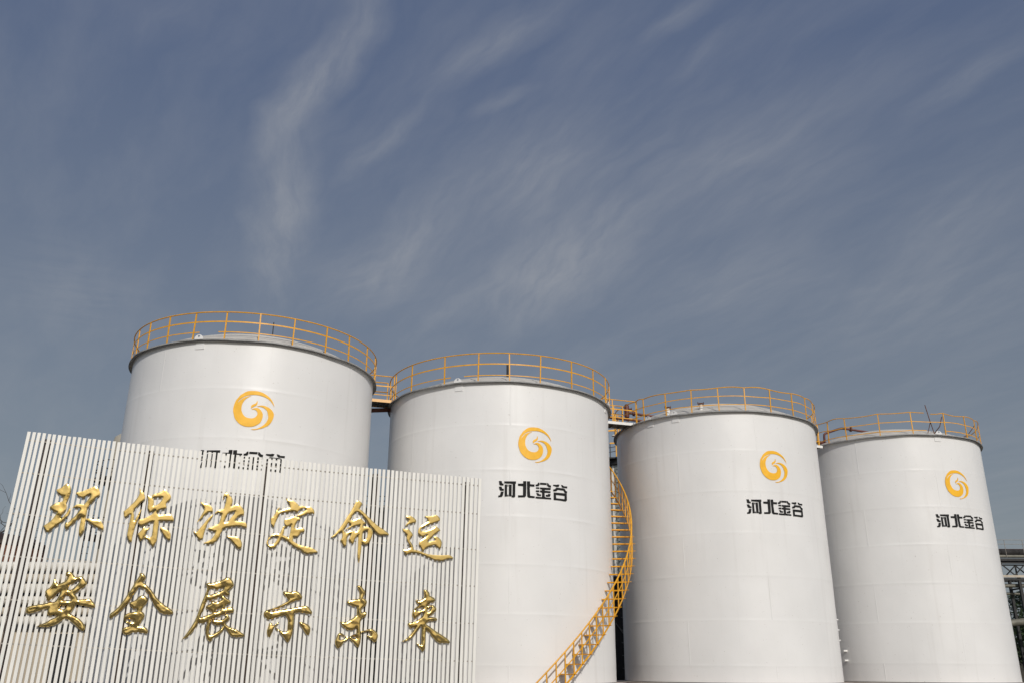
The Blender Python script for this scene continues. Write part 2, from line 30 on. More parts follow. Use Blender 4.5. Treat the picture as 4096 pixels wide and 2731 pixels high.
[[[[7.232,4.047],[7.305,4.056],[7.381,4.016],[7.435,3.955],[7.454,3.866],[7.537,3.833],[7.612,3.794],[7.652,3.725],[7.602,3.676],[7.5,3.638],[7.413,3.581],[7.371,3.538],[7.473,3.555],[7.561,3.571],[7.637,3.531],[7.691,3.464],[7.68,3.381],[7.587,3.296],[7.501,3.225],[7.429,3.183],[7.532,3.185],[7.635,3.18],[7.71,3.148],[7.741,3.101],[7.698,3.066],[7.58,3.07],[7.449,3.047],[7.37,3.004],[7.38,2.95],[7.485,2.884],[7.605,2.805],[7.726,2.726],[7.876,2.647],[8.026,2.561],[8.147,2.475],[8.201,2.408],[8.18,2.367],[8.032,2.379],[7.885,2.37],[7.766,2.415],[7.66,2.508],[7.553,2.628],[7.462,2.721],[7.364,2.801],[7.368,2.706],[7.367,2.531],[7.368,2.343],[7.352,2.196],[7.291,2.089],[7.239,2.141],[7.162,2.234],[7.049,2.352],[7.13,2.327],[7.231,2.315],[7.242,2.395],[7.237,2.529],[7.238,2.677],[7.239,2.825],[7.185,2.892],[7.124,2.796],[7.028,2.673],[6.932,2.551],[6.835,2.469],[6.709,2.408],[6.566,2.399],[6.678,2.454],[6.788,2.549],[6.884,2.658],[6.965,2.78],[7.032,2.889],[6.976,2.861],[6.862,2.819],[6.787,2.871],[6.747,2.951],[6.796,2.993],[6.911,3.009],[7.026,3.038],[7.139,3.122],[7.237,3.206],[7.269,3.316],[7.204,3.314],[7.119,3.244],[7.034,3.174],[6.979,3.119],[6.918,3.172],[6.885,3.266],[6.909,3.362],[6.978,3.46],[7.062,3.53],[7.134,3.566],[7.059,3.599],[7.005,3.666],[6.981,3.728],[7.04,3.708],[7.143,3.711],[7.229,3.769],[7.279,3.798],[7.267,3.909],[7.249,3.991]]],[[[6.989,3.378],[7.051,3.448],[7.123,3.491],[7.226,3.486],[7.264,3.453],[7.171,3.396],[7.055,3.368]],[[7.389,3.442],[7.461,3.479],[7.517,3.49],[7.465,3.389],[7.393,3.339]]]]]
# tank emblem and lettering as (arc length from the front, height below the rim)
EMBLEM=[[[2.243,-2.378],[2.171,-2.202],[2.075,-2.068],[1.955,-1.975],[1.836,-1.908],[1.719,-1.864],[1.58,-1.843],[1.43,-1.845],[1.306,-1.862],[1.204,-1.901],[1.115,-1.968],[1.026,-2.04],[0.96,-2.138],[0.894,-2.241],[0.856,-2.375],[0.835,-2.508],[0.841,-2.628],[0.874,-2.747],[0.918,-2.876],[0.995,-2.981],[1.094,-3.074],[1.204,-3.133],[1.315,-3.164],[1.484,-3.163],[1.597,-3.133],[1.701,-3.075],[1.794,-2.991],[1.842,-2.888],[1.866,-2.765],[1.855,-2.656],[1.809,-2.572],[1.75,-2.511],[1.692,-2.472],[1.623,-2.461],[1.554,-2.473],[1.497,-2.502],[1.451,-2.536],[1.52,-2.525],[1.588,-2.536],[1.634,-2.571],[1.669,-2.629],[1.674,-2.694],[1.645,-2.763],[1.587,-2.822],[1.507,-2.852],[1.405,-2.852],[1.293,-2.822],[1.215,-2.761],[1.16,-2.677],[1.121,-2.58],[1.113,-2.471],[1.126,-2.36],[1.171,-2.247],[1.238,-2.154],[1.317,-2.087],[1.407,-2.036],[1.317,-2.054],[1.227,-2.086],[1.137,-2.133],[1.06,-2.201],[1.01,-2.259],[0.961,-2.337],[0.999,-2.235],[1.071,-2.156],[1.171,-2.078],[1.283,-2.029],[1.419,-1.999],[1.544,-1.986],[1.66,-1.989],[1.777,-2.009],[1.895,-2.048],[1.99,-2.099],[2.074,-2.157],[2.146,-2.239],[2.207,-2.321]],[[1.618,-2.403],[1.705,-2.371],[1.798,-2.354],[1.904,-2.364],[2.012,-2.397],[2.12,-2.458],[2.192,-2.534],[2.241,-2.628],[2.242,-2.727],[2.214,-2.841],[2.164,-2.956],[2.09,-3.051],[1.994,-3.126],[1.887,-3.18],[1.77,-3.222],[1.654,-3.259],[1.574,-3.265],[1.5,-3.249],[1.597,-3.234],[1.7,-3.212],[1.805,-3.154],[1.899,-3.08],[1.983,-2.985],[2.038,-2.87],[2.057,-2.758],[2.033,-2.65],[1.998,-2.554],[1.927,-2.472],[1.845,-2.425],[1.739,-2.402]],[[1.619,-2.179],[1.638,-2.244],[1.633,-2.322],[1.589,-2.381],[1.52,-2.426],[1.469,-2.468],[1.438,-2.502],[1.429,-2.438],[1.44,-2.388],[1.486,-2.346],[1.555,-2.312],[1.595,-2.27]]]
LETTERS={
'he':[[[0.082,-4.054],[0.188,-4.053],[0.22,-4.148],[0.269,-4.158],[0.267,-4.225],[0.148,-4.226],[0.105,-4.199]],[[0.084,-4.273],[0.186,-4.272],[0.222,-4.351],[0.281,-4.361],[0.278,-4.434],[0.15,-4.429],[0.115,-4.398]],[[0.167,-4.468],[0.275,-4.469],[0.241,-4.627],[0.197,-4.674],[0.069,-4.684],[0.065,-4.62],[0.126,-4.609]],[[0.294,-4.064],[0.752,-4.052],[0.749,-4.145],[0.727,-4.152],[0.722,-4.647],[0.684,-4.684],[0.581,-4.677],[0.587,-4.597],[0.621,-4.599],[0.619,-4.156],[0.294,-4.138]],[[0.314,-4.189],[0.404,-4.187],[0.407,-4.649],[0.312,-4.655]],[[0.475,-4.189],[0.584,-4.187],[0.581,-4.639],[0.478,-4.648]],[[0.423,-4.191],[0.455,-4.19],[0.456,-4.263],[0.424,-4.264]],[[0.42,-4.579],[0.458,-4.578],[0.459,-4.648],[0.42,-4.649]]],
'bei':[[[0.831,-4.136],[1.034,-4.127],[1.036,-4.032],[1.16,-4.023],[1.16,-4.282],[1.15,-4.604],[1.094,-4.661],[0.832,-4.669],[0.832,-4.595],[1.028,-4.584],[1.031,-4.23],[0.831,-4.219]],[[1.186,-4.032],[1.311,-4.025],[1.32,-4.138],[1.496,-4.136],[1.489,-4.225],[1.31,-4.222],[1.3,-4.314],[1.319,-4.589],[1.501,-4.598],[1.501,-4.669],[1.253,-4.666],[1.199,-4.615],[1.19,-4.294]]],
'jin':[[[1.541,-4.137],[1.598,-4.124],[1.654,-4.051],[1.696,-4.052],[1.702,-4.139],[1.66,-4.194],[1.543,-4.202]],[[1.723,-4.053],[2.006,-4.044],[2.003,-4.12],[1.723,-4.128]],[[2.021,-4.043],[2.064,-4.042],[2.128,-4.112],[2.201,-4.129],[2.196,-4.204],[2.091,-4.2],[2.023,-4.136]],[[1.557,-4.244],[1.692,-4.235],[1.691,-4.299],[1.554,-4.298]],[[1.722,-4.238],[2.186,-4.224],[2.181,-4.303],[1.925,-4.317],[1.925,-4.352],[2.177,-4.355],[2.173,-4.427],[1.917,-4.431],[1.923,-4.595],[1.987,-4.614],[2.196,-4.613],[2.203,-4.677],[2.022,-4.678],[1.644,-4.682],[1.535,-4.673],[1.539,-4.609],[1.804,-4.611],[1.808,-4.436],[1.721,-4.423],[1.722,-4.358],[1.805,-4.348],[1.808,-4.313],[1.722,-4.302]],[[1.55,-4.363],[1.694,-4.356],[1.694,-4.425],[1.549,-4.428]],[[1.563,-4.468],[1.645,-4.467],[1.693,-4.509],[1.769,-4.51],[1.762,-4.571],[1.61,-4.572]],[[1.967,-4.508],[2.048,-4.502],[2.067,-4.468],[2.173,-4.462],[2.168,-4.537],[2.131,-4.577],[1.966,-4.579]]],
'gu':[[[2.291,-4.084],[2.457,-4.071],[2.503,-4.053],[2.588,-4.062],[2.548,-4.145],[2.463,-4.159],[2.29,-4.126]],[[2.658,-4.054],[2.737,-4.059],[2.793,-4.093],[2.96,-4.087],[2.958,-4.16],[2.728,-4.159],[2.696,-4.136]],[[2.296,-4.273],[2.371,-4.253],[2.432,-4.186],[2.478,-4.184],[2.791,-4.185],[2.839,-4.199],[2.895,-4.272],[2.956,-4.285],[2.948,-4.358],[2.836,-4.357],[2.774,-4.272],[2.507,-4.266],[2.43,-4.332],[2.295,-4.345]],[[2.313,-4.385],[2.934,-4.373],[2.937,-4.641],[2.879,-4.692],[2.782,-4.689],[2.471,-4.68],[2.309,-4.687]]]}
LETTER_HOLE=[[2.416,-4.474],[2.826,-4.476],[2.816,-4.608],[2.427,-4.606]]

# ------------------------------------------------------------------ helpers
class MB:
    """collects shapes and links them as ONE mesh object"""
    def __init__(self):
        self.v, self.f = [], []
    def add(self, vs, fs):
        n = len(self.v)
        self.v += [tuple(p) for p in vs]
        self.f += [tuple(i + n for i in f) for f in fs]
        return self
    def box(self, c, s, rz=0.0, M=None):
        hx, hy, hz = s[0] / 2, s[1] / 2, s[2] / 2
        vs = [Vector((x, y, z)) for x in (-hx, hx) for y in (-hy, hy) for z in (-hz, hz)]
        R = M if M is not None else Matrix.Rotation(rz, 3, 'Z')
        vs = [R @ p + Vector(c) for p in vs]
        return self.add(vs, [(0, 1, 3, 2), (4, 6, 7, 5), (0, 4, 5, 1), (2, 3, 7, 6), (0, 2, 6, 4), (1, 5, 7, 3)])
    def bar(self, a, b, w, h, up=(0, 0, 1)):
        """a rectangular bar from a to b, w across, h along 'up'"""
        a, b = Vector(a), Vector(b)
        d = (b - a).normalized()
        u = Vector(up)
        x = d.cross(u)
        if x.length < 1e-4:
            x = d.cross(Vector((1, 0, 0)))
        x.normalize()
        u = x.cross(d).normalized()
        q = [(-w / 2, -h / 2), (w / 2, -h / 2), (w / 2, h / 2), (-w / 2, h / 2)]
        vs = [a + x * i + u * j for i, j in q] + [b + x * i + u * j for i, j in q]
        return self.add(vs, [(3, 2, 1, 0), (4, 5, 6, 7)] + [(k, (k + 1) % 4, 4 + (k + 1) % 4, 4 + k) for k in range(4)])
    def tube(self, pts, r, seg=8, closed=False, caps=True):
        pts = [Vector(p) for p in pts]
        n = len(pts)
        rr = r if isinstance(r, (list, tuple)) else [r] * n
        vs, fs = [], []
        x = None
        for i, p in enumerate(pts):
            if closed:
                d = pts[(i + 1) % n] - pts[i - 1]
            else:
                d = pts[min(i + 1, n - 1)] - pts[max(i - 1, 0)]
            d.normalize()
            if x is None:
                x = d.cross(Vector((0, 0, 1)))
                if x.length < 1e-3:
                    x = d.cross(Vector((1, 0, 0)))
            x = (x - d * x.dot(d)).normalized()
            y = d.cross(x)
            for k in range(seg):
                t = 2 * PI * k / seg
                vs.append(p + (x * math.cos(t) + y * math.sin(t)) * rr[i])
        for i in range(n if closed else n - 1):
            j = (i + 1) % n
            for k in range(seg):
                l = (k + 1) % seg
                fs.append((i * seg + k, i * seg + l, j * seg + l, j * seg + k))
        if caps and not closed:
            fs.append(tuple(range(seg - 1, -1, -1)))
            fs.append(tuple((n - 1) * seg + k for k in range(seg)))
        return self.add(vs, fs)
    def lathe(self, prof, seg=64, c=(0, 0, 0), close_ring=False, warp=None):
        vs, fs = [], []
        m = len(prof)
        for k in range(seg):
            t = 2 * PI * k / seg
            for (r, z) in prof:
                if warp:
                    r, z = warp(r, z, t)
                vs.append((c[0] + r * math.sin(t), c[1] - r * math.cos(t), c[2] + z))
        for k in range(seg):
            l = (k + 1) % seg
            for i in range(m if close_ring else m - 1):
                j = (i + 1) % m
                fs.append((k * m + i, l * m + i, l * m + j, k * m + j))
        return self.add(vs, fs)
    def build(self, name, mat, parent=None, origin=(0, 0, 0), smooth=False, sharp=None):
        me = bpy.data.meshes.new(name)
        o = Vector(origin)
        me.from_pydata([tuple(Vector(p) - o) for p in self.v], [], self.f)
        me.validate()
        bm = bmesh.new(); bm.from_mesh(me)
        bmesh.ops.recalc_face_normals(bm, faces=bm.faces)
        bm.to_mesh(me); bm.free()
        me.materials.append(mat)
        if smooth:
            me.polygons.foreach_set('use_smooth', [True] * len(me.polygons))
            me.set_sharp_from_angle(angle=rad(sharp if sharp else 35))
        ob = bpy.data.objects.new(name, me)
        COL.objects.link(ob)
        if parent is not None:
            ob.parent = parent
        else:
            ob.location = o
        return ob

def tag(o, label=None, cat=None, group=None, kind=None):
    if label: o['label'] = label
    if cat: o['category'] = cat
    if group: o['group'] = group
    if kind: o['kind'] = kind
    return o

def empty(name, loc, rz=0.0):
    o = bpy.data.objects.new(name, None)
    o.empty_display_size = 0.3
    COL.objects.link(o)
    o.location = loc
    o.rotation_euler = (0, 0, rz)
    return o

def part_copy(src, parent, loc=(0, 0, 0), rot=(0, 0, 0)):
    o = src.copy()
    COL.objects.link(o)
    o.parent = parent
    o.location = loc
    o.rotation_euler = rot
    return o

# ------------------------------------------------------------------ materials
def material(name, base, rough=0.5, metal=0.0, spec=0.5, var=0.0, vscale=3.0, bump=0.0, bscale=8.0, stretch=(1, 1, 1), coat=0.0, dark=None, detail=4.0):
    m = bpy.data.materials.new(name)
    m.use_nodes = True
    nt = m.node_tree
    b = nt.nodes['Principled BSDF']
    b.inputs['Base Color'].default_value = (*base, 1)
    b.inputs['Roughness'].default_value = rough
    b.inputs['Metallic'].default_value = metal
    b.inputs['Specular IOR Level'].default_value = spec
    b.inputs['Coat Weight'].default_value = coat
    b.inputs['Coat Roughness'].default_value = 0.12
    tc = nt.nodes.new('ShaderNodeTexCoord')
    mp = nt.nodes.new('ShaderNodeMapping')
    mp.inputs['Scale'].default_value = stretch
    nt.links.new(tc.outputs['Object'], mp.inputs['Vector'])
    if var > 0:
        n = nt.nodes.new('ShaderNodeTexNoise')
        n.inputs['Scale'].default_value = vscale
        n.inputs['Detail'].default_value = detail
        nt.links.new(mp.outputs[0], n.inputs['Vector'])
        r = nt.nodes.new('ShaderNodeValToRGB')
        d = dark if dark else tuple(c * (1 - var) for c in base)
        r.color_ramp.elements[0].position = 0.35
        r.color_ramp.elements[0].color = (*d, 1)
        r.color_ramp.elements[1].position = 0.65
        r.color_ramp.elements[1].color = (*base, 1)
        nt.links.new(n.outputs['Fac'], r.inputs[0])
        nt.links.new(r.outputs[0], b.inputs['Base Color'])
        rm = nt.nodes.new('ShaderNodeMapRange')
        rm.inputs['To Min'].default_value = min(rough * 1.25, 1)
        rm.inputs['To Max'].default_value = rough * 0.85
        nt.links.new(n.outputs['Fac'], rm.inputs['Value'])
        nt.links.new(rm.outputs[0], b.inputs['Roughness'])
    if bump > 0:
        n2 = nt.nodes.new('ShaderNodeTexNoise')
        n2.inputs['Scale'].default_value = bscale
        n2.inputs['Detail'].default_value = 3
        nt.links.new(mp.outputs[0], n2.inputs['Vector'])
        bp_ = nt.nodes.new('ShaderNodeBump')
        bp_.inputs['Strength'].default_value = 1.0
        bp_.inputs['Distance'].default_value = bump
        nt.links.new(n2.outputs['Fac'], bp_.inputs['Height'])
        nt.links.new(bp_.outputs[0], b.inputs['Normal'])
    return m

def tank_paint():
    """white gloss paint: faint bands along the courses, thin runs and dirt streaks, shallow dents"""
    m = material('white_tank_paint', (.79, .78, .765), rough=.34, spec=.5, bump=.02, bscale=.8, stretch=(1, 1, .6))
    nt = m.node_tree
    b = nt.nodes['Principled BSDF']
    tc = [n for n in nt.nodes if n.type == 'TEX_COORD'][0]
    def nz(scale, stretch, detail=4):
        mp = nt.nodes.new('ShaderNodeMapping'); mp.inputs['Scale'].default_value = stretch
        nt.links.new(tc.outputs['Object'], mp.inputs['Vector'])
        n = nt.nodes.new('ShaderNodeTexNoise'); n.inputs['Scale'].default_value = scale; n.inputs['Detail'].default_value = detail
        nt.links.new(mp.outputs[0], n.inputs['Vector'])
        return n.outputs['Fac']
    def ramp(fac, p0, c0, p1, c1):
        r = nt.nodes.new('ShaderNodeValToRGB')
        r.color_ramp.elements[0].position = p0; r.color_ramp.elements[0].color = (*c0, 1)
        r.color_ramp.elements[1].position = p1; r.color_ramp.elements[1].color = (*c1, 1)
        nt.links.new(fac, r.inputs[0]); return r.outputs[0]
    def mul(a, b_):
        x = nt.nodes.new('ShaderNodeMix'); x.data_type = 'RGBA'; x.blend_type = 'MULTIPLY'; x.inputs['Factor'].default_value = 1
        nt.links.new(a, x.inputs['A']); nt.links.new(b_, x.inputs['B']); return x.outputs['Result']
    big = ramp(nz(.45, (1, 1, .8)), .3, (.735, .725, .71), .7, (.8, .79, .775))
    runs = ramp(nz(3.0, (1, 1, .06), 6), .25, (.94, .935, .93), .42, (1, 1, 1))
    specks = ramp(nz(16, (1, 1, 1), 2), .235, (.60, .56, .52), .27, (1, 1, 1))
    nt.links.new(mul(mul(big, runs), specks), b.inputs['Base Color'])
    rm = nt.nodes.new('ShaderNodeMapRange')
    rm.inputs['To Min'].default_value = .24; rm.inputs['To Max'].default_value = .46
    nt.links.new(nz(1.2, (1, 1, .5)), rm.inputs['Value'])
    nt.links.new(rm.outputs[0], b.inputs['Roughness'])
    return m

M = dict(
    tank=tank_paint(),
    roof=material('grey_white_roof', (.55, .53, .49), .5, var=.18, vscale=2),
    flange=material('weathered_flange', (.34, .335, .325), .55, var=.3, vscale=5),
    orange=material('orange_rail_paint', (.82, .39, .012), .42, var=.22, vscale=6),
    emblem=material('orange_stencil_paint', (.95, .50, .018), .5, var=.12, vscale=4),
    black=material('black_stencil_paint', (.008, .008, .008), .85, var=.3, vscale=5),
    slat=material('cream_white_slat', (.84, .82, .765), .38, var=.06, vscale=2, stretch=(1, 1, .3)),
    rail=material('galvanised_rail', (.34, .31, .27), .5, var=.25, vscale=8),
    post=material('dark_primed_steel', (.045, .026, .018), .6, var=.4, vscale=4),
    redpipe=material('red_oxide_paint', (.13, .032, .02), .5, var=.35, vscale=5),
    deck=material('grey_deck_plate', (.16, .155, .15), .6, var=.3, vscale=6),
    whitetrim=material('white_trim_paint', (.8, .79, .76), .4, var=.08, vscale=5),
    orangetrim=material('orange_toe_plate', (.85, .5, .2), .4, var=.1, vscale=5),
    cladding=material('silo_cladding', (.42, .44, .41), .4, metal=.3, var=.2, vscale=3),
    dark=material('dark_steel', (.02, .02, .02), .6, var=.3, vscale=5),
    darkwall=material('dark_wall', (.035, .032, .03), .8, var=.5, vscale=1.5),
    concrete=material('concrete', (.34, .32, .29), .85, var=.3, vscale=1.2, bump=.01, bscale=12),
    pinkbase=material('foundation_ring', (.42, .36, .33), .8, var=.25, vscale=2),
    ground=material('yard_ground', (.17, .16, .145), .9, var=.35, vscale=.35, bump=.02, bscale=6),
    drabpipe=material('drab_pipe', (.19, .18, .14), .55, var=.4, vscale=2),
    pipewhite=material('insulated_pipe', (.72, .68, .6), .45, var=.2, vscale=2.5),
    pipecream=material('cream_pipe', (.55, .48, .38), .5, var=.3, vscale=2),
    rust=material('rusty_steel', (.16, .06, .03), .8, var=.5, vscale=2),
    beige=material('beige_render', (.52, .44, .33), .85, var=.2, vscale=1),
    tan=material('tan_cladding', (.46, .42, .34), .5, var=.2, vscale=2),
    glass=material('window_glass', (.03, .04, .05), .08, spec=.6),
    bark=material('bark', (.06, .045, .035), .9, var=.4, vscale=6),
    leaf=material('leaf_green', (.035, .06, .02), .6, var=.55, vscale=1.2, dark=(.014, .028, .009)),
    shed=material('shed_wall', (.30, .25, .19), .8, var=.4, vscale=.4),
)
def gold(name, bump):
    m = material(name, (.69, .51, .195), .18, metal=1.0, bump=bump, bscale=3.2)
    nt = m.node_tree; b = nt.nodes['Principled BSDF']
    n = [x for x in nt.nodes if x.type == 'TEX_NOISE'][0]
    r = nt.nodes.new('ShaderNodeMapRange'); r.inputs['To Min'].default_value = .14; r.inputs['To Max'].default_value = .24
    nt.links.new(n.outputs['Fac'], r.inputs['Value']); nt.links.new(r.outputs[0], b.inputs['Roughness'])
    return m
M['gold'] = gold('polished_gold', .0015)
M['dented_gold'] = gold('dented_gold', .009)
def slat_tone():
    # every slat a slightly different, slightly dusty white
    nt = M['slat'].node_tree; b = nt.nodes['Principled BSDF']
    src = b.inputs['Base Color'].links[0].from_socket
    ge = nt.nodes.new('ShaderNodeNewGeometry')
    r = nt.nodes.new('ShaderNodeMapRange'); r.inputs['To Min'].default_value = .91; r.inputs['To Max'].default_value = 1.0
    nt.links.new(ge.outputs['Random Per Island'], r.inputs['Value'])
    m = nt.nodes.new('ShaderNodeMix'); m.data_type = 'RGBA'; m.blend_type = 'MULTIPLY'; m.inputs['Factor'].default_value = 1
    nt.links.new(src, m.inputs['A']); nt.links.new(r.outputs[0], m.inputs['B']); nt.links.new(m.outputs['Result'], b.inputs['Base Color'])
slat_tone()

# ------------------------------------------------------------------ outline tools
def smooth_poly(P, sub=3, corner=52):
    """Catmull-Rom through a closed outline, keeping sharp corners sharp"""
    P = [Vector(p) for p in P]
    n = len(P); out = []
    def is_corner(i):
        a = P[i] - P[i - 1]; b = P[(i + 1) % n] - P[i]
        if a.length < 1e-6 or b.length < 1e-6: return True
        return abs(math.degrees(a.angle(b))) > corner
    cs = [is_corner(i) for i in range(n)]
    for i in range(n):
        p1, p2 = P[i], P[(i + 1) % n]
        p0 = P[i - 1]; p3 = P[(i + 2) % n]
        t1 = (p2 - p0) * .5 if not cs[i] else (p2 - p1)
        t2 = (p3 - p1) * .5 if not cs[(i + 1) % n] else (p2 - p1)
        L = (p2 - p1).length
        for t in (t1, t2):
            if t.length > 1.4 * L: t *= 1.4 * L / t.length
        for k in range(sub):
            s = k / sub
            h1 = 2 * s**3 - 3 * s**2 + 1; h2 = -2 * s**3 + 3 * s**2
            h3 = s**3 - 2 * s**2 + s; h4 = s**3 - s**2
            out.append(p1 * h1 + p2 * h2 + t1 * h3 + t2 * h4)
    return out

def divide_poly(P, step):
    out = []; n = len(P)
    P = [Vector(p) for p in P]
    for i in range(n):
        a, b = P[i], P[(i + 1) % n]
        k = max(1, int(math.ceil((b - a).length / step)))
        for j in range(k):
            out.append(a + (b - a) * (j / k))
    return out

def inside(pt, polys):
    c = False
    x, y = pt
    for P in polys:
        n = len(P); j = n - 1
        for i in range(n):
            yi, yj = P[i][1], P[j][1]
            if (yi > y) != (yj > y) and x < (P[j][0] - P[i][0]) * (y - yi) / (yj - yi) + P[i][0]:
                c = not c
            j = i
    return c

def dist_edge(pt, segs):
    best = 1e9
    px, py = pt
    for ax, ay, dx, dy, l2 in segs:
        t = ((px - ax) * dx + (py - ay) * dy) / l2
        t = 0 if t < 0 else (1 if t > 1 else t)
        ex, ey = ax + t * dx - px, ay + t * dy - py
        d = ex * ex + ey * ey
        if d < best: best = d
    return math.sqrt(best)

def triangulate(polys, step):
    """constrained triangulation of outlines (even-odd) with a grid of inner points"""
    vs, es = [], []
    for P in polys:
        n0 = len(vs); n = len(P)
        vs += [Vector((p[0], p[1])) for p in P]
        es += [(n0 + i, n0 + (i + 1) % n) for i in range(n)]
    nb = len(vs)
    segs = []
    for P in polys:
        for i in range(len(P)):
            a, b = P[i], P[(i + 1) % len(P)]
            dx, dy = b[0] - a[0], b[1] - a[1]
            segs.append((a[0], a[1], dx, dy, max(dx * dx + dy * dy, 1e-12)))
    xs = [p[0] for p in vs]; ys = [p[1] for p in vs]
    x0, x1, y0, y1 = min(xs), max(xs), min(ys), max(ys)
    i = 0; y = y0 + step * .5
    while y < y1:
        x = x0 + step * (.25 if i % 2 else .75)
        while x < x1:
            if inside((x, y), polys) and dist_edge((x, y), segs) > step * .45:
                vs.append(Vector((x, y)))
            x += step
        y += step * .87; i += 1
    ov, oe, of, a_, b_, c_ = delaunay_2d_cdt(vs, es, [], 0, 1e-5)
    tris = []
    for f in of:
        cx = sum(ov[i][0] for i in f) / len(f); cy = sum(ov[i][1] for i in f) / len(f)
        if inside((cx, cy), polys): tris.append(tuple(f))
    return [(p[0], p[1]) for p in ov], tris, segs

def boundary_edges(tris):
    cnt = {}
    for f in tris:
        for i in range(len(f)):
            e = (f[i], f[(i + 1) % len(f)])
            cnt[e] = cnt.get(e, 0) + 1
    return [e for e in cnt if (e[1], e[0]) not in cnt]

# ------------------------------------------------------------------ camera
EYE = 1.67
cam = bpy.data.cameras.new('camera')
cam.sensor_fit = 'HORIZONTAL'
cam.sensor_width = 36.0
cam.lens = 36.0 * 3517.88 / 4096
cam.clip_start = 0.1
cam.clip_end = 6000
co = bpy.data.objects.new('camera', cam)
COL.objects.link(co)
PITCH, ROLL = 0.353, 0.0062
fwd = Vector((0, math.cos(PITCH), math.sin(PITCH)))
up0 = Vector((0, -math.sin(PITCH), math.cos(PITCH)))
rt0 = Vector((1, 0, 0))
rt = rt0 * math.cos(ROLL) + up0 * math.sin(ROLL)
up = up0 * math.cos(ROLL) - rt0 * math.sin(ROLL)
mt = Matrix((rt, up, -fwd)).transposed().to_4x4()
mt.translation = Vector((0, 0, EYE))
co.matrix_world = mt
S.camera = co

# ------------------------------------------------------------------ daylight
SUN_AZ, SUN_EL = rad(19), rad(33)       # to the right of straight behind the camera
sdir = Vector((math.sin(SUN_AZ) * math.cos(SUN_EL), -math.cos(SUN_AZ) * math.cos(SUN_EL), math.sin(SUN_EL)))
sun = bpy.data.lights.new('sun', 'SUN')
sun.energy = 2.5
sun.angle = rad(0.53)
sun.color = (1.0, .968, .915)
so = bpy.data.objects.new('sun', sun)
COL.objects.link(so)
so.rotation_euler = sdir.to_track_quat('Z', 'Y').to_euler()
so.location = sdir * 60

w = bpy.data.worlds.new('World')
S.world = w
w.use_nodes = True
nt = w.node_tree
bg = nt.nodes['Background']
sky = nt.nodes.new('ShaderNodeTexSky')
sky.sky_type = 'NISHITA'
sky.sun_disc = False
sky.sun_elevation = SUN_EL
sky.sun_rotation = rad(161)
sky.air_density = 1.15
sky.dust_density = 2.2
sky.ozone_density = 1.4
bg.inputs[1].default_value = SKY_STRENGTH

def wn(t, **kw):
    n = nt.nodes.new(t)
    for k, v in kw.items(): setattr(n, k, v)
    return n
def wmath(op, a, b=None, c=None, clamp=False):
    n = wn('ShaderNodeMath', operation=op, use_clamp=clamp)
    for i, x in enumerate((a, b, c)):
        if x is None: continue
        if isinstance(x, (int, float)): n.inputs[i].default_value = x
        else: nt.links.new(x, n.inputs[i])
    return n.outputs[0]
def wmix(fac, a, b, blend='MIX'):
    n = wn('ShaderNodeMix', data_type='RGBA', blend_type=blend)
    for k, x in (('Factor', fac), ('A', a), ('B', b)):
        if isinstance(x, (int, float)): n.inputs[k].default_value = x
        elif isinstance(x, tuple): n.inputs[k].default_value = (*x, 1)
        else: nt.links.new(x, n.inputs[k])
    return n.outputs['Result']
tc = wn('ShaderNodeTexCoord')
sp = wn('ShaderNodeSeparateXYZ'); nt.links.new(tc.outputs['Generated'], sp.inputs[0])
zz = wmath('ADD', wmath('MAXIMUM', sp.outputs['Z'], 0.0), .15)
cb = wn('ShaderNodeCombineXYZ')
nt.links.new(wmath('DIVIDE', sp.outputs['X'], zz), cb.inputs[0])
nt.links.new(wmath('DIVIDE', sp.outputs['Y'], zz), cb.inputs[1])
plane = cb.outputs[0]                     # where the view ray meets the cloud layer
# gentle bending of the streaks
wz = wn('ShaderNodeTexNoise'); wz.inputs['Scale'].default_value = 2.2; wz.inputs['Detail'].default_value = 3
nt.links.new(plane, wz.inputs['Vector'])
wv = wn('ShaderNodeVectorMath', operation='MULTIPLY_ADD')
sb = wn('ShaderNodeVectorMath', operation='SUBTRACT'); nt.links.new(wz.outputs['Color'], sb.inputs[0]); sb.inputs[1].default_value = (.5, .5, .5)
nt.links.new(sb.outputs[0], wv.inputs[0]); wv.inputs[1].default_value = (.12, .12, 0); nt.links.new(plane, wv.inputs[2])
w2 = wn('ShaderNodeTexNoise'); w2.inputs['Scale'].default_value = 11; w2.inputs['Detail'].default_value = 4
nt.links.new(plane, w2.inputs['Vector'])
s2 = wn('ShaderNodeVectorMath', operation='SUBTRACT'); nt.links.new(w2.outputs['Color'], s2.inputs[0]); s2.inputs[1].default_value = (.5, .5, .5)
wv2 = wn('ShaderNodeVectorMath', operation='MULTIPLY_ADD')
nt.links.new(s2.outputs[0], wv2.inputs[0]); wv2.inputs[1].default_value = (.035, .035, 0); nt.links.new(wv.outputs[0], wv2.inputs[2])
bent = wv2.outputs[0]
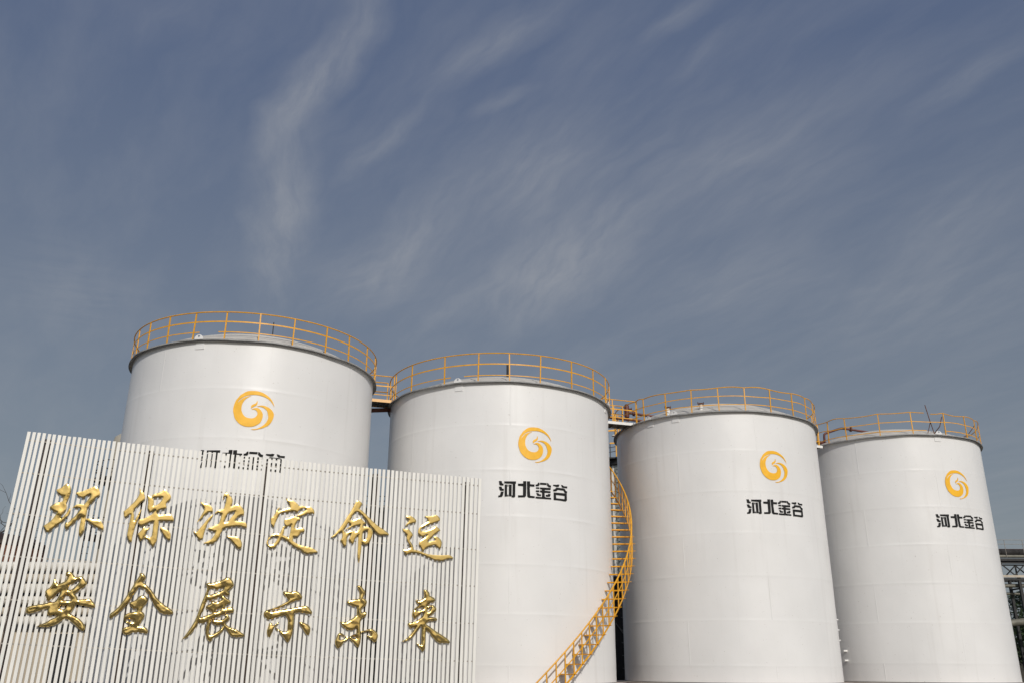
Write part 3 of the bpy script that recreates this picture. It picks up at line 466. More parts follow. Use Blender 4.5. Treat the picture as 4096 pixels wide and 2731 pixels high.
# cirrus streaks: (x, y, heading, half length, half width, density)
STREAKS = [
(-0.281,1.049,2.152,0.190,0.024,0.62),(-0.425,1.440,1.88,0.320,0.038,0.55),(-0.210,1.211,2.185,0.122,0.013,0.42),
(-0.023,0.985,2.487,0.113,0.022,0.42),(0.075,1.600,1.995,0.200,0.072,0.58),(0.029,1.283,2.186,0.128,0.077,0.34),
(-0.214,1.543,2.042,0.245,0.045,0.36),(0.323,1.252,2.288,0.247,0.076,0.26),(0.653,1.050,1.954,0.098,0.018,0.30),
(0.779,1.377,1.805,0.140,0.063,0.24),(0.444,1.641,2.520,0.196,0.092,0.26),(-0.023,1.103,2.622,0.056,0.011,0.26),
(0.846,1.654,1.921,0.236,0.159,0.28),(-0.465,0.969,2.367,0.074,0.022,0.14),(0.218,0.946,2.315,0.057,0.013,0.26),
(0.264,1.008,2.091,0.072,0.011,0.22),(0.452,1.319,2.380,0.161,0.045,0.24),(-0.291,1.621,-0.419,0.154,0.093,0.26),
(-0.884,1.633,0.507,0.132,0.117,0.24),(-0.110,1.711,2.241,0.273,0.042,0.24),(0.10,1.42,2.2,0.42,0.30,0.20)]
total = None
for k, (x, y, a, L, W_, dens) in enumerate(STREAKS):
    mp = wn('ShaderNodeMapping', vector_type='TEXTURE')
    mp.inputs['Location'].default_value = (x, y, 0)
    mp.inputs['Rotation'].default_value = (0, 0, a)
    mp.inputs['Scale'].default_value = (L * 1.5, W_ * 2.0, 1)
    nt.links.new(bent, mp.inputs['Vector'])
    g = wn('ShaderNodeTexGradient', gradient_type='SPHERICAL')
    nt.links.new(mp.outputs[0], g.inputs['Vector'])
    soft = wmath('POWER', g.outputs['Fac'], 1.1)
    fm = wn('ShaderNodeMapping')
    fm.inputs['Location'].default_value = (k * 3.7, k * 1.9, k * .77)
    fm.inputs['Rotation'].default_value = (0, 0, -a + .15)
    nt.links.new(bent, fm.inputs['Vector'])
    fm2 = wn('ShaderNodeMapping'); fm2.inputs['Scale'].default_value = (4.5, 20.0, 1)
    nt.links.new(fm.outputs[0], fm2.inputs['Vector'])
    n = wn('ShaderNodeTexNoise'); n.inputs['Scale'].default_value = 1.6; n.inputs['Detail'].default_value = 10; n.inputs['Roughness'].default_value = .6
    nt.links.new(fm2.outputs[0], n.inputs['Vector'])
    fib = wn('ShaderNodeMapRange'); fib.inputs['From Min'].default_value = .36; fib.inputs['From Max'].default_value = .66
    nt.links.new(n.outputs['Fac'], fib.inputs['Value'])
    fb = wmath('ADD', wmath('MULTIPLY', fib.outputs[0], .55), .40)
    v = wmath('MULTIPLY', wmath('MULTIPLY', soft, fb), dens)
    total = v if total is None else wmath('ADD', total, v)
# thin veil of fibres everywhere
vm = wn('ShaderNodeMapping'); vm.inputs['Rotation'].default_value = (0, 0, -2.15); nt.links.new(bent, vm.inputs['Vector'])
vm2 = wn('ShaderNodeMapping'); vm2.inputs['Scale'].default_value = (1.6, 5.0, 1); nt.links.new(vm.outputs[0], vm2.inputs['Vector'])
vn = wn('ShaderNodeTexNoise'); vn.inputs['Scale'].default_value = 1.7; vn.inputs['Detail'].default_value = 9; vn.inputs['Roughness'].default_value = .6
nt.links.new(vm2.outputs[0], vn.inputs['Vector'])
vr = wn('ShaderNodeMapRange'); vr.inputs['From Min'].default_value = .42; vr.inputs['From Max'].default_value = .80
nt.links.new(vn.outputs['Fac'], vr.inputs['Value'])
total = wmath('ADD', total, wmath('MULTIPLY', vr.outputs[0], .17))
cover = wmath('MINIMUM', total, .85)
el = wn('ShaderNodeMapRange'); el.inputs['From Min'].default_value = .12; el.inputs['From Max'].default_value = .60
nt.links.new(sp.outputs['Z'], el.inputs['Value'])
haze = wmix(el.outputs[0], HAZE_LOW, HAZE_HIGH)
# the haze is thickest away from the sun; towards it the sky keeps its own glow
away = wn('ShaderNodeMapRange'); away.inputs['From Min'].default_value = -.6; away.inputs['From Max'].default_value = .3
away.inputs['To Min'].default_value = .45; away.inputs['To Max'].default_value = .86
nt.links.new(sp.outputs['Y'], away.inputs['Value'])
hazy = wmix(away.outputs[0], sky.outputs[0], haze)
cloudy = wmix(wmath('MULTIPLY', cover, CLOUD_MIX), hazy, CLOUD)
nt.links.new(cloudy, bg.inputs[0])

# ------------------------------------------------------------------ ground
g = MB()
R0 = [0, 30, 60, 120, 300, 800, 2500]
g.lathe([(max(r, .01), 0) for r in R0], 48, (0, 30, 0))
tag(g.build('ground', M['ground']), 'grey concrete factory yard', kind='structure')

# ------------------------------------------------------------------ storage tanks
TANKS = [
 dict(c=(-10.5647, 34.764), R=4.7644, H=12.711, posts=[-51.8,-39.8,-26.1,-12.6,1.5,15.8,30.2,46,60,76,91], rail=(1.05,.68,.28), seams=(-27.3,22.4), gap=(-11,-2), wob=0.0,
      label='white storage tank with orange emblem, leftmost of four, lettering half hidden by the screen'),
 dict(c=(-0.5598, 38.9467), R=4.9386, H=12.479, posts=[-63.3,-47,-26,-9.2,5.4,20,37.4,53.8,68.5,83], rail=(1.18,.72,.24), seams=(6,45), gap=(-25,-17), wob=0.0,
      label='white storage tank with an orange spiral staircase on its right side'),
 dict(c=(10.1735, 43.1813), R=4.854, H=12.529, posts=[-58.3,-52.3,-37.7,-23.4,-9.3,4.4,18.8,34.3,47.3,59.3,72], rail=(1.07,.68,.28), seams=(9,-33), gap=None, wob=.04,
      label='white storage tank, third from the left, with two white vent stubs on its roof'),
 dict(c=(20.5848, 47.721), R=4.7357, H=12.691, posts=[-63.6,-55.2,-43.2,-23.7,-5.2,15.2,33.2,46.6,62], rail=(1.13,.66,.2), seams=(-39,5), gap=(0,14), wob=.07,
      label='white storage tank, rightmost of four, with bent roof rails and brown pipe'),
]
COURSE = 1.8
def pol(r, th, z):
    return Vector((r * math.sin(th), -r * math.cos(th), z))

def arc(r, a0, a1, z, step=4):
    n = max(2, int(abs(a1 - a0) / step))
    return [pol(r, rad(a0 + (a1 - a0) * i / n), z) for i in range(n + 1)]

def wrap_paint(polys, R, H, s_off=0.0, z_off=0.0, step=.11, lift=.017):
    P = [divide_poly(p, .07) for p in polys]
    vs, tris, _ = triangulate(P, step)
    mb = MB()
    mb.add([pol(R + lift, (x + s_off) / R, H + y + z_off) for x, y in vs], tris)
    return mb

def hole_keys(ch):
    return [LETTER_HOLE] if ch == 'gu' else []

def make_tank(i, T):
    R, H = T['R'], T['H']
    cx, cy = T['c']
    root = tag(empty('storage_tank', (cx, cy, 0)), T['label'], 'storage tank', 'white storage tanks standing in a row')
    rnd = random.Random(i * 13 + 5)
    # foundation ring
    MB().lathe([(R + .42, 0), (R + .42, 1.02), (R + .40, 1.06), (R - .6, 1.06)], 96).build('foundation', M['pinkbase'], root, smooth=True)
    # shell: one lap step per course, slightly uneven plates
    levels = [H - COURSE * k for k in range(0, 7)] + [1.06]
    prof = []
    for k in range(len(levels) - 1):
        z1, z0 = levels[k], levels[k + 1]
        d = .001 * (k % 2)
        prof += [(R + d, z1 - (.02 if k else 0)), (R + d, z1 - .14), (R + d - .003, (z0 + z1) / 2), (R + d, z0 + .14), (R + d, z0 + .02)]
        if k < len(levels) - 2:
            prof.append((R + .002, z0))
    def warp(r, z, t):
        if z > H - .02 or z < 1.1: return r, z
        p = Vector((math.sin(t) * 3.2, math.cos(t) * 3.2, z * .9 + i * 17))
        if abs(r - R - .002) < 1e-5:      # the weld bead comes and goes along the seam
            r += .005 * max(0.0, noise.noise(Vector((math.sin(t) * 4.5, math.cos(t) * 4.5, z * 5 + i))) - .1)
        return r + .006 * noise.noise(p) + .0035 * noise.noise(p * 2.7), z
    sh = MB().lathe(prof, 192, warp=warp)
    # upright weld seams, staggered from course to course
    for k in range(len(levels) - 1):
        z1, z0 = levels[k] - (.02 if k else .03), levels[k + 1] + .02
        for q in range(4):
            th = rad(T['seams'][k % 2] + q * 90 + rnd.uniform(-3, 3) * (q > 0))
            n = 6
            vs, fs = [], []
            for j in range(n + 1):
                z = z0 + (z1 - z0) * j / n
                for ds, dr in ((-.03, -.006), (0, .003), (.03, -.006)):
                    vs.append(pol(R + .0065 + dr, th + ds / R, z))
            for j in range(n):
                for m_ in range(2):
                    a = j * 3 + m_
                    fs.append((a, a + 1, a + 4, a + 3))
            sh.add(vs, fs)
    sh.build('shell', M['tank'], root, smooth=True, sharp=50)
    # domed roof with lapped plates
    rise = (1.42, 1.27, 1.36, 1.14)[i]
    prof = []
    Rs = (R * R + rise * rise) / (2 * rise)
    for j in range(0, 13):
        r = R * (1 - j / 12)
        z = H + math.sqrt(max(Rs * Rs - r * r, 0)) - (Rs - rise)
        if j: prof.append((max(r, .02) + .012, z - .004))
        prof.append((max(r, .02), z + (.014 if j else .0)))
    MB().lathe(prof, 96).build('roof', M['roof'], root, smooth=True, sharp=50)
    # projecting rim plate, slightly wavy
    def wf(r, z, t):
        k = (r - R) / .15
        return r + .012 * k * noise.noise(Vector((math.sin(t) * 5, math.cos(t) * 5, i))), z + k * .028 * noise.noise(Vector((math.sin(t) * 4, math.cos(t) * 4, i * 3 + 1)))
    MB().lathe([(R - .05, H + .004), (R + .145, H - .004), (R + .15, H - .055), (R + .143, H - .055), (R + .135, H - .018), (R - .05, H - .012)], 160, close_ring=True, warp=wf).build('rim_plate', M['flange'], root, smooth=True)
    # guard rail
    rr = R + .09
    ht, hm, hl = T['rail']
    posts = list(T['posts'])
    a = posts[-1] + 14.3
    while a < posts[0] + 360 - 8:
        posts.append(a); a += 14.3
    full = posts + [posts[0] + 360]
    def railpath(h, jig):
        pts = []
        for k in range(len(full) - 1):
            a0, a1 = full[k], full[k + 1]
            bow = rnd.uniform(-1, 1) * jig
            for q in range(5):
                t = q / 5
                s = math.sin(PI * t)
                pts.append(pol(rr + s * bow * .9, rad(a0 + (a1 - a0) * t), H + h + s * bow))
        return pts
    gr = MB()
    if i == 3:
        top = [p for p in railpath(ht, T['wob'])]
        k0 = 5 * posts.index(15.2)
        gr.tube(top[:k0 - 2], .021, 6)
        t2 = [p - Vector((0, 0, .05)) for p in top[k0 - 2:k0]] + top[k0:]
        t2[-1] = top[0]
        gr.tube(t2, .021, 6)
    else:
        gr.tube(railpath(ht, T['wob']), .023, 6, closed=True)
    mid = railpath(hm, T['wob'] * .4)
    n = len(mid)
    for k in range(n):
        gr.bar(mid[k], mid[(k + 1) % n], .012, .05 if i < 2 else .036)
    low = railpath(hl, T['wob'] * .4)
    for k in range(n):
        th = math.degrees(math.atan2(low[k].x, -low[k].y))
        if T['gap'] and T['gap'][0] < th < T['gap'][1]: continue
        gr.bar(low[k], low[(k + 1) % n], .01, .036)
    grail = gr.build('guard_rail', M['orange'], root)
    pm = MB()
    pm.bar((0, 0, -.03), (0, 0, ht), .045, .034, up=(0, 1, 0))
    first = None
    for k, a in enumerate(posts):
        lean = rnd.uniform(-.02, .02)
        loc = pol(rr, rad(a), H)
        if first is None:
            first = pm.build('rail_post', M['orange'], grail)
            first.location = loc; first.rotation_euler = (lean, lean, rad(a))
        else:
            part_copy(first, grail, loc, (lean, rnd.uniform(-.02, .02), rad(a)))
    # lifting lug plate with an eye, and its pad on the shell
    for a in {0: (-9.2,), 1: (-18.7, 72), 2: (-33, -49), 3: (9.7,)}[i]:
        lg = MB()
        t = rad(a)
        n = 14
        ring = [(-.15, -.02)] + [(.16 * -math.cos(PI * q / n), .16 * math.sin(PI * q / n)) for q in range(n + 1)] + [(.16, -.02)]
        eye = [(.045 * math.cos(2 * PI * q / 10), .09 + .045 * math.sin(2 * PI * q / 10)) for q in range(10)]
        vs, tris, _ = triangulate([ring, eye], .08)
        for d in (R + .155, R + .175):
            lg.add([pol(d, t + x / R, H + z) for x, z in vs], tris)
        for q in range(len(ring)):
            p, p2 = ring[q], ring[(q + 1) % len(ring)]
            lg.add([pol(R + .155, t + p[0] / R, H + p[1]), pol(R + .175, t + p[0] / R, H + p[1]), pol(R + .175, t + p2[0] / R, H + p2[1]), pol(R + .155, t + p2[0] / R, H + p2[1])], [(0, 1, 2, 3)])
        for (x0, x1, z0, z1) in ((-.17, .17, -.34, -.06),):
            vs = []
            for q in range(5):
                x = x0 + (x1 - x0) * q / 4
                vs += [pol(R + .02, t + x / R, H + z0), pol(R + .02, t + x / R, H + z1), pol(R - .01, t + x / R, H + z0), pol(R - .01, t + x / R, H + z1)]
            fs = []
            for q in range(4):
                b = q * 4
                fs += [(b, b + 4, b + 5, b + 1), (b, b + 2, b + 6, b + 4), (b + 1, b + 5, b + 7, b + 3)]
            fs += [(0, 1, 3, 2), (16, 18, 19, 17)]
            lg.add(vs, fs)
        lg.build('lifting_lug', M['tank'], root)
    # roof stubs
    if i == 2:
        for a, r in ((-39.4, R - .35), (-19.3, R - .45)):
            v = MB(); p = pol(r, rad(a), H + .1)
            v.tube([p, p + Vector((0, 0, .38))], .085, 12)
            vent = v.build('vent_pipe', M['whitetrim'], root)
            c = MB(); c.tube([p + Vector((0, 0, .38)), p + Vector((0, 0, .41))], .11, 12)
            for s_ in (-1, 1):
                c.bar(p + Vector((s_ * .13, 0, .38)), p + Vector((s_ * .13, 0, .52)), .025, .025)
            c.bar(p + Vector((-.15, 0, .46)), p + Vector((.15, 0, .46)), .03, .03)
            c.build('cap', M['rust'], vent)
    if i == 1:
        v = MB(); p = pol(R - 1.3, rad(6), H + .6)
        v.tube([p, p + Vector((0, 0, .6))], .05, 10).build('vent_pipe', M['dark'], root)
    if i == 0:
        v = MB(); p = pol(R - 2.2, rad(26), H + 1.1)
        v.tube([p, p + Vector((0, 0, .55))], .02, 6).build('vent_pipe', M['dark'], root)
    if i == 3:
        rd = MB()
        b = pol(R - .05, rad(5), H + .05)
        rd.tube([b + Vector((.28, 0, 0)), b + Vector((.15, 0, .7)), b + Vector((.03, 0, 1.5))], .02, 6)
        rd.tube([b + Vector((.0, .1, .05)), b + Vector((.17, 0, .62))], .018, 6)
        b2 = pol(R + .05, rad(15), H)
        rd.tube([b2 + Vector((-.45, .25, .1)), b2 + Vector((-.2, 0, .45)), b2 + Vector((-.02, 0, .95))], .022, 6)
        rd.build('bent_rod', M['rust'], root)
        b3 = MB()
        q0 = pol(rr, rad(46.6), H)
        b3.tube([q0 + Vector((0, 0, .85)), q0 + Vector((-.35, .1, .4)), q0 + Vector((-.9, -.1, .12))], .02, 6)
        b3.build('rail_brace', M['rust'], root)
        for z in (2.45, 2.01):
            s_ = MB(); t = rad(-61.5)
            s_.tube([pol(R - .02, t, z), pol(R + .22, t, z)], .05, 10)
            s_.build('nozzle_stub', M['whitetrim'], root)
    if i == 2:
        for z in (3.75, 3.3, 2.85):
            s_ = MB(); t = rad(80)
            s_.tube([pol(R - .02, t, z), pol(R + .12, t, z)], .03, 8)
            s_.build('nozzle_stub', M['whitetrim'], root)
    # stencilled emblem and lettering
    dz = {0: -.012, 1: 0, 2: .073, 3: .082}[i]
    sc = R / 4.9386
    ds = {0: -.12, 1: 0, 2: -.002, 3: -.02}[i]
    e = wrap_paint([smooth_poly(p, 4) for p in EMBLEM], R, H, ds, dz)
    e.build('emblem', M['emblem'], root, smooth=True)
    for ch in ('he', 'bei', 'jin', 'gu'):
        lt = wrap_paint(LETTERS[ch] + hole_keys(ch), R, H, ds - (.18 if i == 0 else 0), dz)
        lt.build('painted_character', M['black'], root, smooth=True)
    return root

tank_roots = [make_tank(i, T) for i, T in enumerate(TANKS)]

# ------------------------------------------------------------------ spiral staircase on the second tank
T = TANKS[1]
R = T['R']
cx, cy = T['c']
st = tag(empty('spiral_staircase', (cx, cy, 0)), 'orange steel staircase winding up the right side of a white tank', 'staircase')
DEG = .0947
RO = R + .86
def stz(a): return 1.41 + (a - 29.77) * DEG
treads = []
a = 29.77 - 3.67 * 4
while stz(a) < T['H'] - .2:
    treads.append(a); a += 3.67
tm = MB()
# a tread: shallow channel, front nosing and back lip
tm.box((0, -(R + RO) / 2, 0), (.25, RO - R - .03, .012))
tm.box((-.125, -(R + RO) / 2, -.02), (.012, RO - R - .03, .035))
tm.box((.125, -(R + RO) / 2, -.012), (.012, RO - R - .03, .035))
tm.box((0, -(RO + .06), 0), (.04, .14, .02))
first = None
for a in treads:
    if first is None:
        first = tm.build('tread', M['orange'], st); first.location = (0, 0, stz(a)); first.rotation_euler = (0, 0, rad(a))
    else:
        part_copy(first, st, (0, 0, stz(a)), (0, 0, rad(a)))
amin, amax = treads[0], treads[-1]
def helix(r, dz, n=150, lo=amin, hi=amax):
    return [pol(r, rad(lo + (hi - lo) * i / n), stz(lo + (hi - lo) * i / n) + dz) for i in range(n + 1)]
h = MB()
p = helix(RO, -.02)
for k in range(len(p) - 1): h.bar(p[k], p[k + 1], .012, .07)
h.build('stringer', M['orange'], st)
MB().tube(helix(RO, 1.1, lo=amin - 2), .03, 8).build('handrail', M['orange'], st)
h = MB(); p = helix(RO, .56)
for k in range(len(p) - 1): h.bar(p[k], p[k + 1], .012, .04)
h.build('mid_rail', M['orange'], st)
pm = MB(); pm.bar((0, -RO, -.04), (0, -RO, 1.09), .045, .03, up=(0, 1, 0))
first = None
for a in treads:
    if first is None:
        first = pm.build('baluster', M['orange'], st); first.location = (0, 0, stz(a)); first.rotation_euler = (0, 0, rad(a))
    else:
        part_copy(first, st, (0, 0, stz(a)), (0, 0, rad(a)))

# ------------------------------------------------------------------ walkways between the tanks
def catwalk(a, b, width, label, edge_mat, near_posts, far_posts, side_rail):
    a, b = Vector(a), Vector(b)
    d = (b - a).normalized()
    nrm = Vector((-d.y, d.x, 0))
    L = (b - a).length
    root = tag(empty('walkway', a), label, 'walkway')
    mb = MB(); c0 = nrm * (width / 2)
    mb.bar(c0 + Vector((0, 0, -.03)), c0 + d * L + Vector((0, 0, -.03)), width, .02)
    for q in range(4):
        p = d * (L * (q + .5) / 4)
        mb.bar(p + nrm * .03 + Vector((0, 0, -.075)), p + nrm * (width - .03) + Vector((0, 0, -.075)), .05, .07)
    mb.build('deck', M['deck'], root)
    ed = MB()
    for o_ in (-.012, width + .012):
        ed.bar(nrm * o_ + Vector((0, 0, -.03)), nrm * o_ + d * L + Vector((0, 0, -.03)), .02, .13)
    ed.build('edge_plate', edge_mat, root)
    for off, ps in ((.03, near_posts), (width - .03, far_posts)):
        r = MB(); base = nrm * off
        lo, hi = ps[0], ps[-1]
        h0, h1, h2 = (1.12, .66, .25) if off < .1 else (1.06, .62, .2)
        r.tube([base + d * lo + Vector((0, 0, h0)), base + d * hi + Vector((0, 0, h0))], .022, 6)
        r.bar(base + d * lo + Vector((0, 0, h1)), base + d * hi + Vector((0, 0, h1)), .012, .05)
        r.bar(base + d * lo + Vector((0, 0, h2)), base + d * hi + Vector((0, 0, h2)), .012, .036)
        rail = r.build('guard_rail', M['orange'], root)
        f = None
        for x in ps[1:] if side_rail else ps:
            p = base + d * x
            if f is None:
                f = MB().bar((0, 0, -.03), (0, 0, h0), .042, .034, up=(0, 1, 0)).build('rail_post', M['orange'], rail)
                f.location = p
            else:
                part_copy(f, rail, p)
    return root, d, nrm, L

catwalk((-6.15, 37.06, 12.6), (-5.1, 37.38, 12.6), .85, 'short walkway with orange rails between the two left tanks', M['orangetrim'], [-.1, .98], [-.1, .82], False)
catwalk((4.32, 40.46, 12.6), (6.02, 41.0, 12.6), .8, 'walkway with white edge and orange rails between the middle tanks', M['whitetrim'], [.0, .55, 1.78], [.0, .95, 1.42], False)
catwalk((14.35, 44.3, 12.55), (16.3, 45.1, 12.55), .8, 'walkway with orange rails between the two right tanks', M['whitetrim'], [.0, .9, 1.95], [.0, .9, 1.95], False)
b = MB()
b.bar((-6.4, 37.75, 12.28), (-5.3, 38.1, 12.42), .12, .16)
b.bar((-6.4, 37.75, 12.20), (-5.3, 38.1, 12.34), .06, .02)
tag(b.build('support_bracket', M['redpipe'], origin=(-6.4, 37.75, 12.2)), 'dark red brown bracket bar under the short walkway by the left tank', 'bracket')

# ------------------------------------------------------------------ red brown pipes on the roofs
p = MB()
p.tube([(-7.2, 38.2, 12.93), (-6.2, 38.55, 12.93), (-4.4, 39.15, 12.93), (-4.1, 39.25, 12.93), (-3.9, 39.3, 12.6)], .065, 10)
tag(p.build('roof_pipe', M['redpipe'], origin=(-7.2, 38.2, 12.9), smooth=True), 'thin red brown pipe running between the two left tanks behind the walkway', 'pipe')

root = tag(empty('vapour_vessel', (5.9, 43.5, 13.0)), 'red brown domed vessel standing on pipes behind the middle walkway', 'vessel')
O = (5.9, 43.5, 13.0)
v = MB()
prof = [(.01, 14.32), (.06, 14.31), (.10, 14.27), (.125, 14.2), (.128, 14.1), (.128, 13.68), (.12, 13.62), (.06, 13.58), (.06, 13.45)]
v.lathe(prof, 24, (5.9, 43.5, 0))
v.build('body', M['redpipe'], root, origin=O, smooth=True)
v = MB()
v.tube([(6.0, 43.45, 13.83), (6.3, 43.45, 13.80), (7.6, 43.5, 13.62), (8.6, 43.6, 13.5)], .062, 10)
v.tube([(5.98, 43.4, 14.03), (6.1, 43.4, 14.03)], .045, 10)
v.build('upper_pipe', M['redpipe'], root, origin=O, smooth=True)
f = MB()
f.tube([(6.19, 43.45, 13.81), (6.25, 43.45, 13.805)], .13, 14)
f.tube([(6.27, 43.45, 13.80), (6.31, 43.45, 13.795)], .13, 14)
f.tube([(6.11, 43.4, 14.03), (6.15, 43.4, 14.03)], .08, 12)
f.build('flange', M['redpipe'], root, origin=O, smooth=True)
v = MB()
v.tube([(4.2, 43.3, 13.66), (5.2, 43.4, 13.56), (6.9, 43.5, 13.40), (7.6, 43.6, 13.3)], .07, 10)
v.build('lower_pipe', M['redpipe'], root, origin=O, smooth=True)

root = tag(empty('roof_pipe', (16.4, 46.0, 12.9)), 'dark red brown pipe bent over the roof edge of the rightmost tank', 'pipe')
O = (16.4, 46.0, 12.9)
v = MB()
v.tube([(15.2, 45.7, 13.0), (16.37, 46, 13.0), (17.6, 46.3, 12.93)], .085, 10)
v.tube([(16.77, 46, 13.0), (16.78, 46, 13.3), (16.80, 46, 13.42), (16.86, 46, 13.48), (17.0, 46, 13.53), (17.6, 46, 13.73), (17.74, 46, 13.765), (17.85, 46.0, 13.765), (18.24, 46, 13.71), (19.17, 46, 13.56), (20.0, 46, 13.42)], .06, 10)
v.build('pipe_run', M['redpipe'], root, origin=O, smooth=True)
f = MB(); f.tube([(18.22, 46, 13.72), (18.30, 46, 13.71)], .13, 12)
f.build('flange', M['rust'], root, origin=O, smooth=True)

# ------------------------------------------------------------------ slat screen with gold characters
SA, SD, U0 = .333, 29.9, 1.9
so_ = Vector((-math.sin(SA), math.cos(SA), 0)) * SD + Vector((math.cos(SA), math.sin(SA), 0)) * U0
sign = tag(empty('slat_screen', (so_.x, so_.y, 0), SA), 'tall screen of white vertical slats carrying two rows of gold characters', 'slat screen')
def sag(u): return -.0278 * (u - U0) + .0010 * (u - U0) ** 2
def lean(u):
    if u < -2: return -.20 * (-2 - u) / 3.5
    if u > 4: return -.12 * (u - 4) / 5.2
    return 0.0
sl = MB()
u = -5.461
rs = random.Random(3)
us = []
while u < 9.2:
    pitch = .1425 + .0098 * (u + 5.461) / 14.7
    wd = pitch * .635
    us.append((u, pitch, wd))
    j = rs.uniform(-.006, .006)
    topz = 8.115 + sag(u) + rs.uniform(-.008, .008)
    x0 = u - U0 + j
    ln = lean(u)
    for (ya, yb) in ((0.0 + rs.uniform(-.004, .004), .055),):
        vs = [(x0 + ln, ya, .25), (x0 + ln + wd, ya, .25), (x0 + ln + wd, yb, .25), (x0 + ln, yb, .25),
              (x0, ya, topz), (x0 + wd, ya, topz), (x0 + wd, yb, topz), (x0, yb, topz)]
        sl.add(vs, [(0, 3, 2, 1), (4, 5, 6, 7), (0, 1, 5, 4), (1, 2, 6, 5), (2, 3, 7, 6), (3, 0, 4, 7)])
    u += pitch
sl.build('slats', M['slat'], sign)
uend = u
for z in (7.865, 6.86, 5.62, 4.385, 3.16, 1.955, .75):
    r = MB()
    n = 12
    for k in range(n):
        ua = -5.44 + (uend + 5.40) * k / n; ub = -5.44 + (uend + 5.40) * (k + 1) / n
        fa = lean(ua) * (8.1 - z) / 7.9; fb = lean(ub) * (8.1 - z) / 7.9
        r.bar((ua - U0 + fa, .078, z + sag(ua)), (ub - U0 + fb, .078, z + sag(ub)), .04, .042)
    r.build('rail', M['rail'], sign)
for u in (-4.87, -1.86, 1.74, 5.42, 8.72):
    ln = lean(u)
    pz = 7.97 + sag(u)
    q = MB()
    a_, b_ = Vector((u - U0 + ln, .19, 0)), Vector((u - U0, .19, pz))
    q.bar(a_ + Vector((0, -.08, 0)), b_ + Vector((0, -.08, 0)), .17, .012, up=(0, 1, 0))
    q.bar(a_ + Vector((0, .08, 0)), b_ + Vector((0, .08, 0)), .17, .012, up=(0, 1, 0))
    q.bar(a_, b_, .014, .148, up=(0, 1, 0))
    q.build('post', M['post'], sign)
NAMES = ['first', 'second', 'third', 'fourth', 'fifth', 'sixth']
for k, (outs, holes) in enumerate(GOLD):
    row = 'upper' if k < 6 else 'lower'
    mb = MB()
    flat = k < 6
    amp = (.010 if k == 0 else .004) if flat else .014
    edge, high = (.03, .008) if flat else (.05, .026)
    for P in outs:
        hs = [h_ for h_ in holes if inside(h_[0], [P])]
        polys = [divide_poly(smooth_poly(P, 3), .05)] + [divide_poly(smooth_poly(h_, 3), .05) for h_ in hs]
        vs, tris, segs = triangulate(polys, .034)
        # outline points come first: they keep the side depth; inner ones swell outward
        zs = []
        for (x, y) in vs:
            d = dist_edge((x, y), segs)
            t = min(d / edge, 1.0)
            swell = high * math.sqrt(max(1 - (1 - t) ** 2, 0))
            q = Vector((x * 3.1, y * 3.1, k * 5.3))
            zs.append(.06 + swell + t * amp * (noise.noise(q) + .6 * noise.noise(q * 2.3)))
        n = len(vs)
        front = [(x - U0, -.028 - z_, y) for (x, y), z_ in zip(vs, zs)]
        back = [(x - U0, -.028, y) for (x, y) in vs]
        mb.add(front + back, tris + [(a, a + n, b + n, b) for a, b in boundary_edges(tris)])
    ch = mb.build('gold_character', M['gold' if 0 < k < 6 else 'dented_gold'], sign, smooth=True, sharp=60)
    ch['label'] = '%s gold character of the %s row' % (NAMES[k % 6], row)

# ------------------------------------------------------------------ silo and sheds seen in the gaps
root = tag(empty('silo', (7.9, 58, 0)), 'pale ribbed silo with a dark cone roof in the gap behind the middle tanks', 'silo')
O = (7.9, 58, 0)
MB().lathe([(1.9, 0), (1.9, 14.0)], 48, (7.9, 58, 0)).build('wall', M['cladding'], root, origin=O, smooth=True)
rb = MB()
for k in range(26):
    t = 2 * PI * k / 26
    c = Vector((7.9 + 1.92 * math.sin(t), 58 - 1.92 * math.cos(t), 0))
    rb.box((c.x, c.y, 7.0), (.07, .05, 13.9), t)
for z in (3, 5.5, 8, 10.5, 12.6):
    pass
rb.build('wall_ribs', M['whitetrim'], root, origin=O)
MB().lathe([(1.9, 13.95), (2.1, 14.0), (2.1, 14.3), (2.0, 14.32), (.05, 15.0)], 48, (7.9, 58, 0)).build('roof', M['dark'], root, origin=O, smooth=True)
hp = MB()
hp.tube([(.34, .1, 0), (.05, -.1, 0), (-.02, -.12, -.06), (.02, -.1, -.26), (.34, .1, -.28)], .02, 6)
first = None
for k in range(16):
    p = Vector((6.72, 56.4, 13.7 - .62 * k)) - Vector(O)
    if first is None:
        first = hp.build('cage_hoop', M['dark'], root); first.location = p
    else:
        part_copy(first, root, p)
pp = MB()
for x in (6.32, 6.52):
    pp.tube([(x, 56.2, 1), (x, 56.2, 13.6)], .06, 8)
pp.build('riser_pipe', M['pipewhite'], root, origin=O, smooth=True)

root = tag(empty('access_platform', (6.4, 56, 0)), 'dark railed platform with a yellow top rail behind the middle walkway', 'platform')
O = (6.4, 56, 0)
MB().box((7.0, 57.0, 14.36), (1.8, 2.0, .08)).build('deck', M['dark'], root, origin=O)
r = MB()
for k in range(5):
    r.bar((6.42 + k * .45, 56.0, 14.3), (6.42 + k * .45, 56.0, 15.28), .05, .05, up=(0, 1, 0))
for z in (14.75, 15.05):
    r.bar((6.3, 56, z - .05), (8.2, 56.0, z + .3), .03, .04)
r.build('railing', M['dark'], root, origin=O)
r = MB(); r.bar((6.4, 55.98, 15.3), (8.2, 55.98, 15.38), .05, .09)
r.bar((6.82, 55.9, 14.4), (6.82, 55.9, 17.2), .11, .11, up=(0, 1, 0))
r.bar((6.98, 55.9, 14.4), (6.98, 55.9, 17.2), .06, .06, up=(0, 1, 0))
r.bar((5.6, 55.9, 16.05), (6.82, 55.9, 16.15), .08, .1)
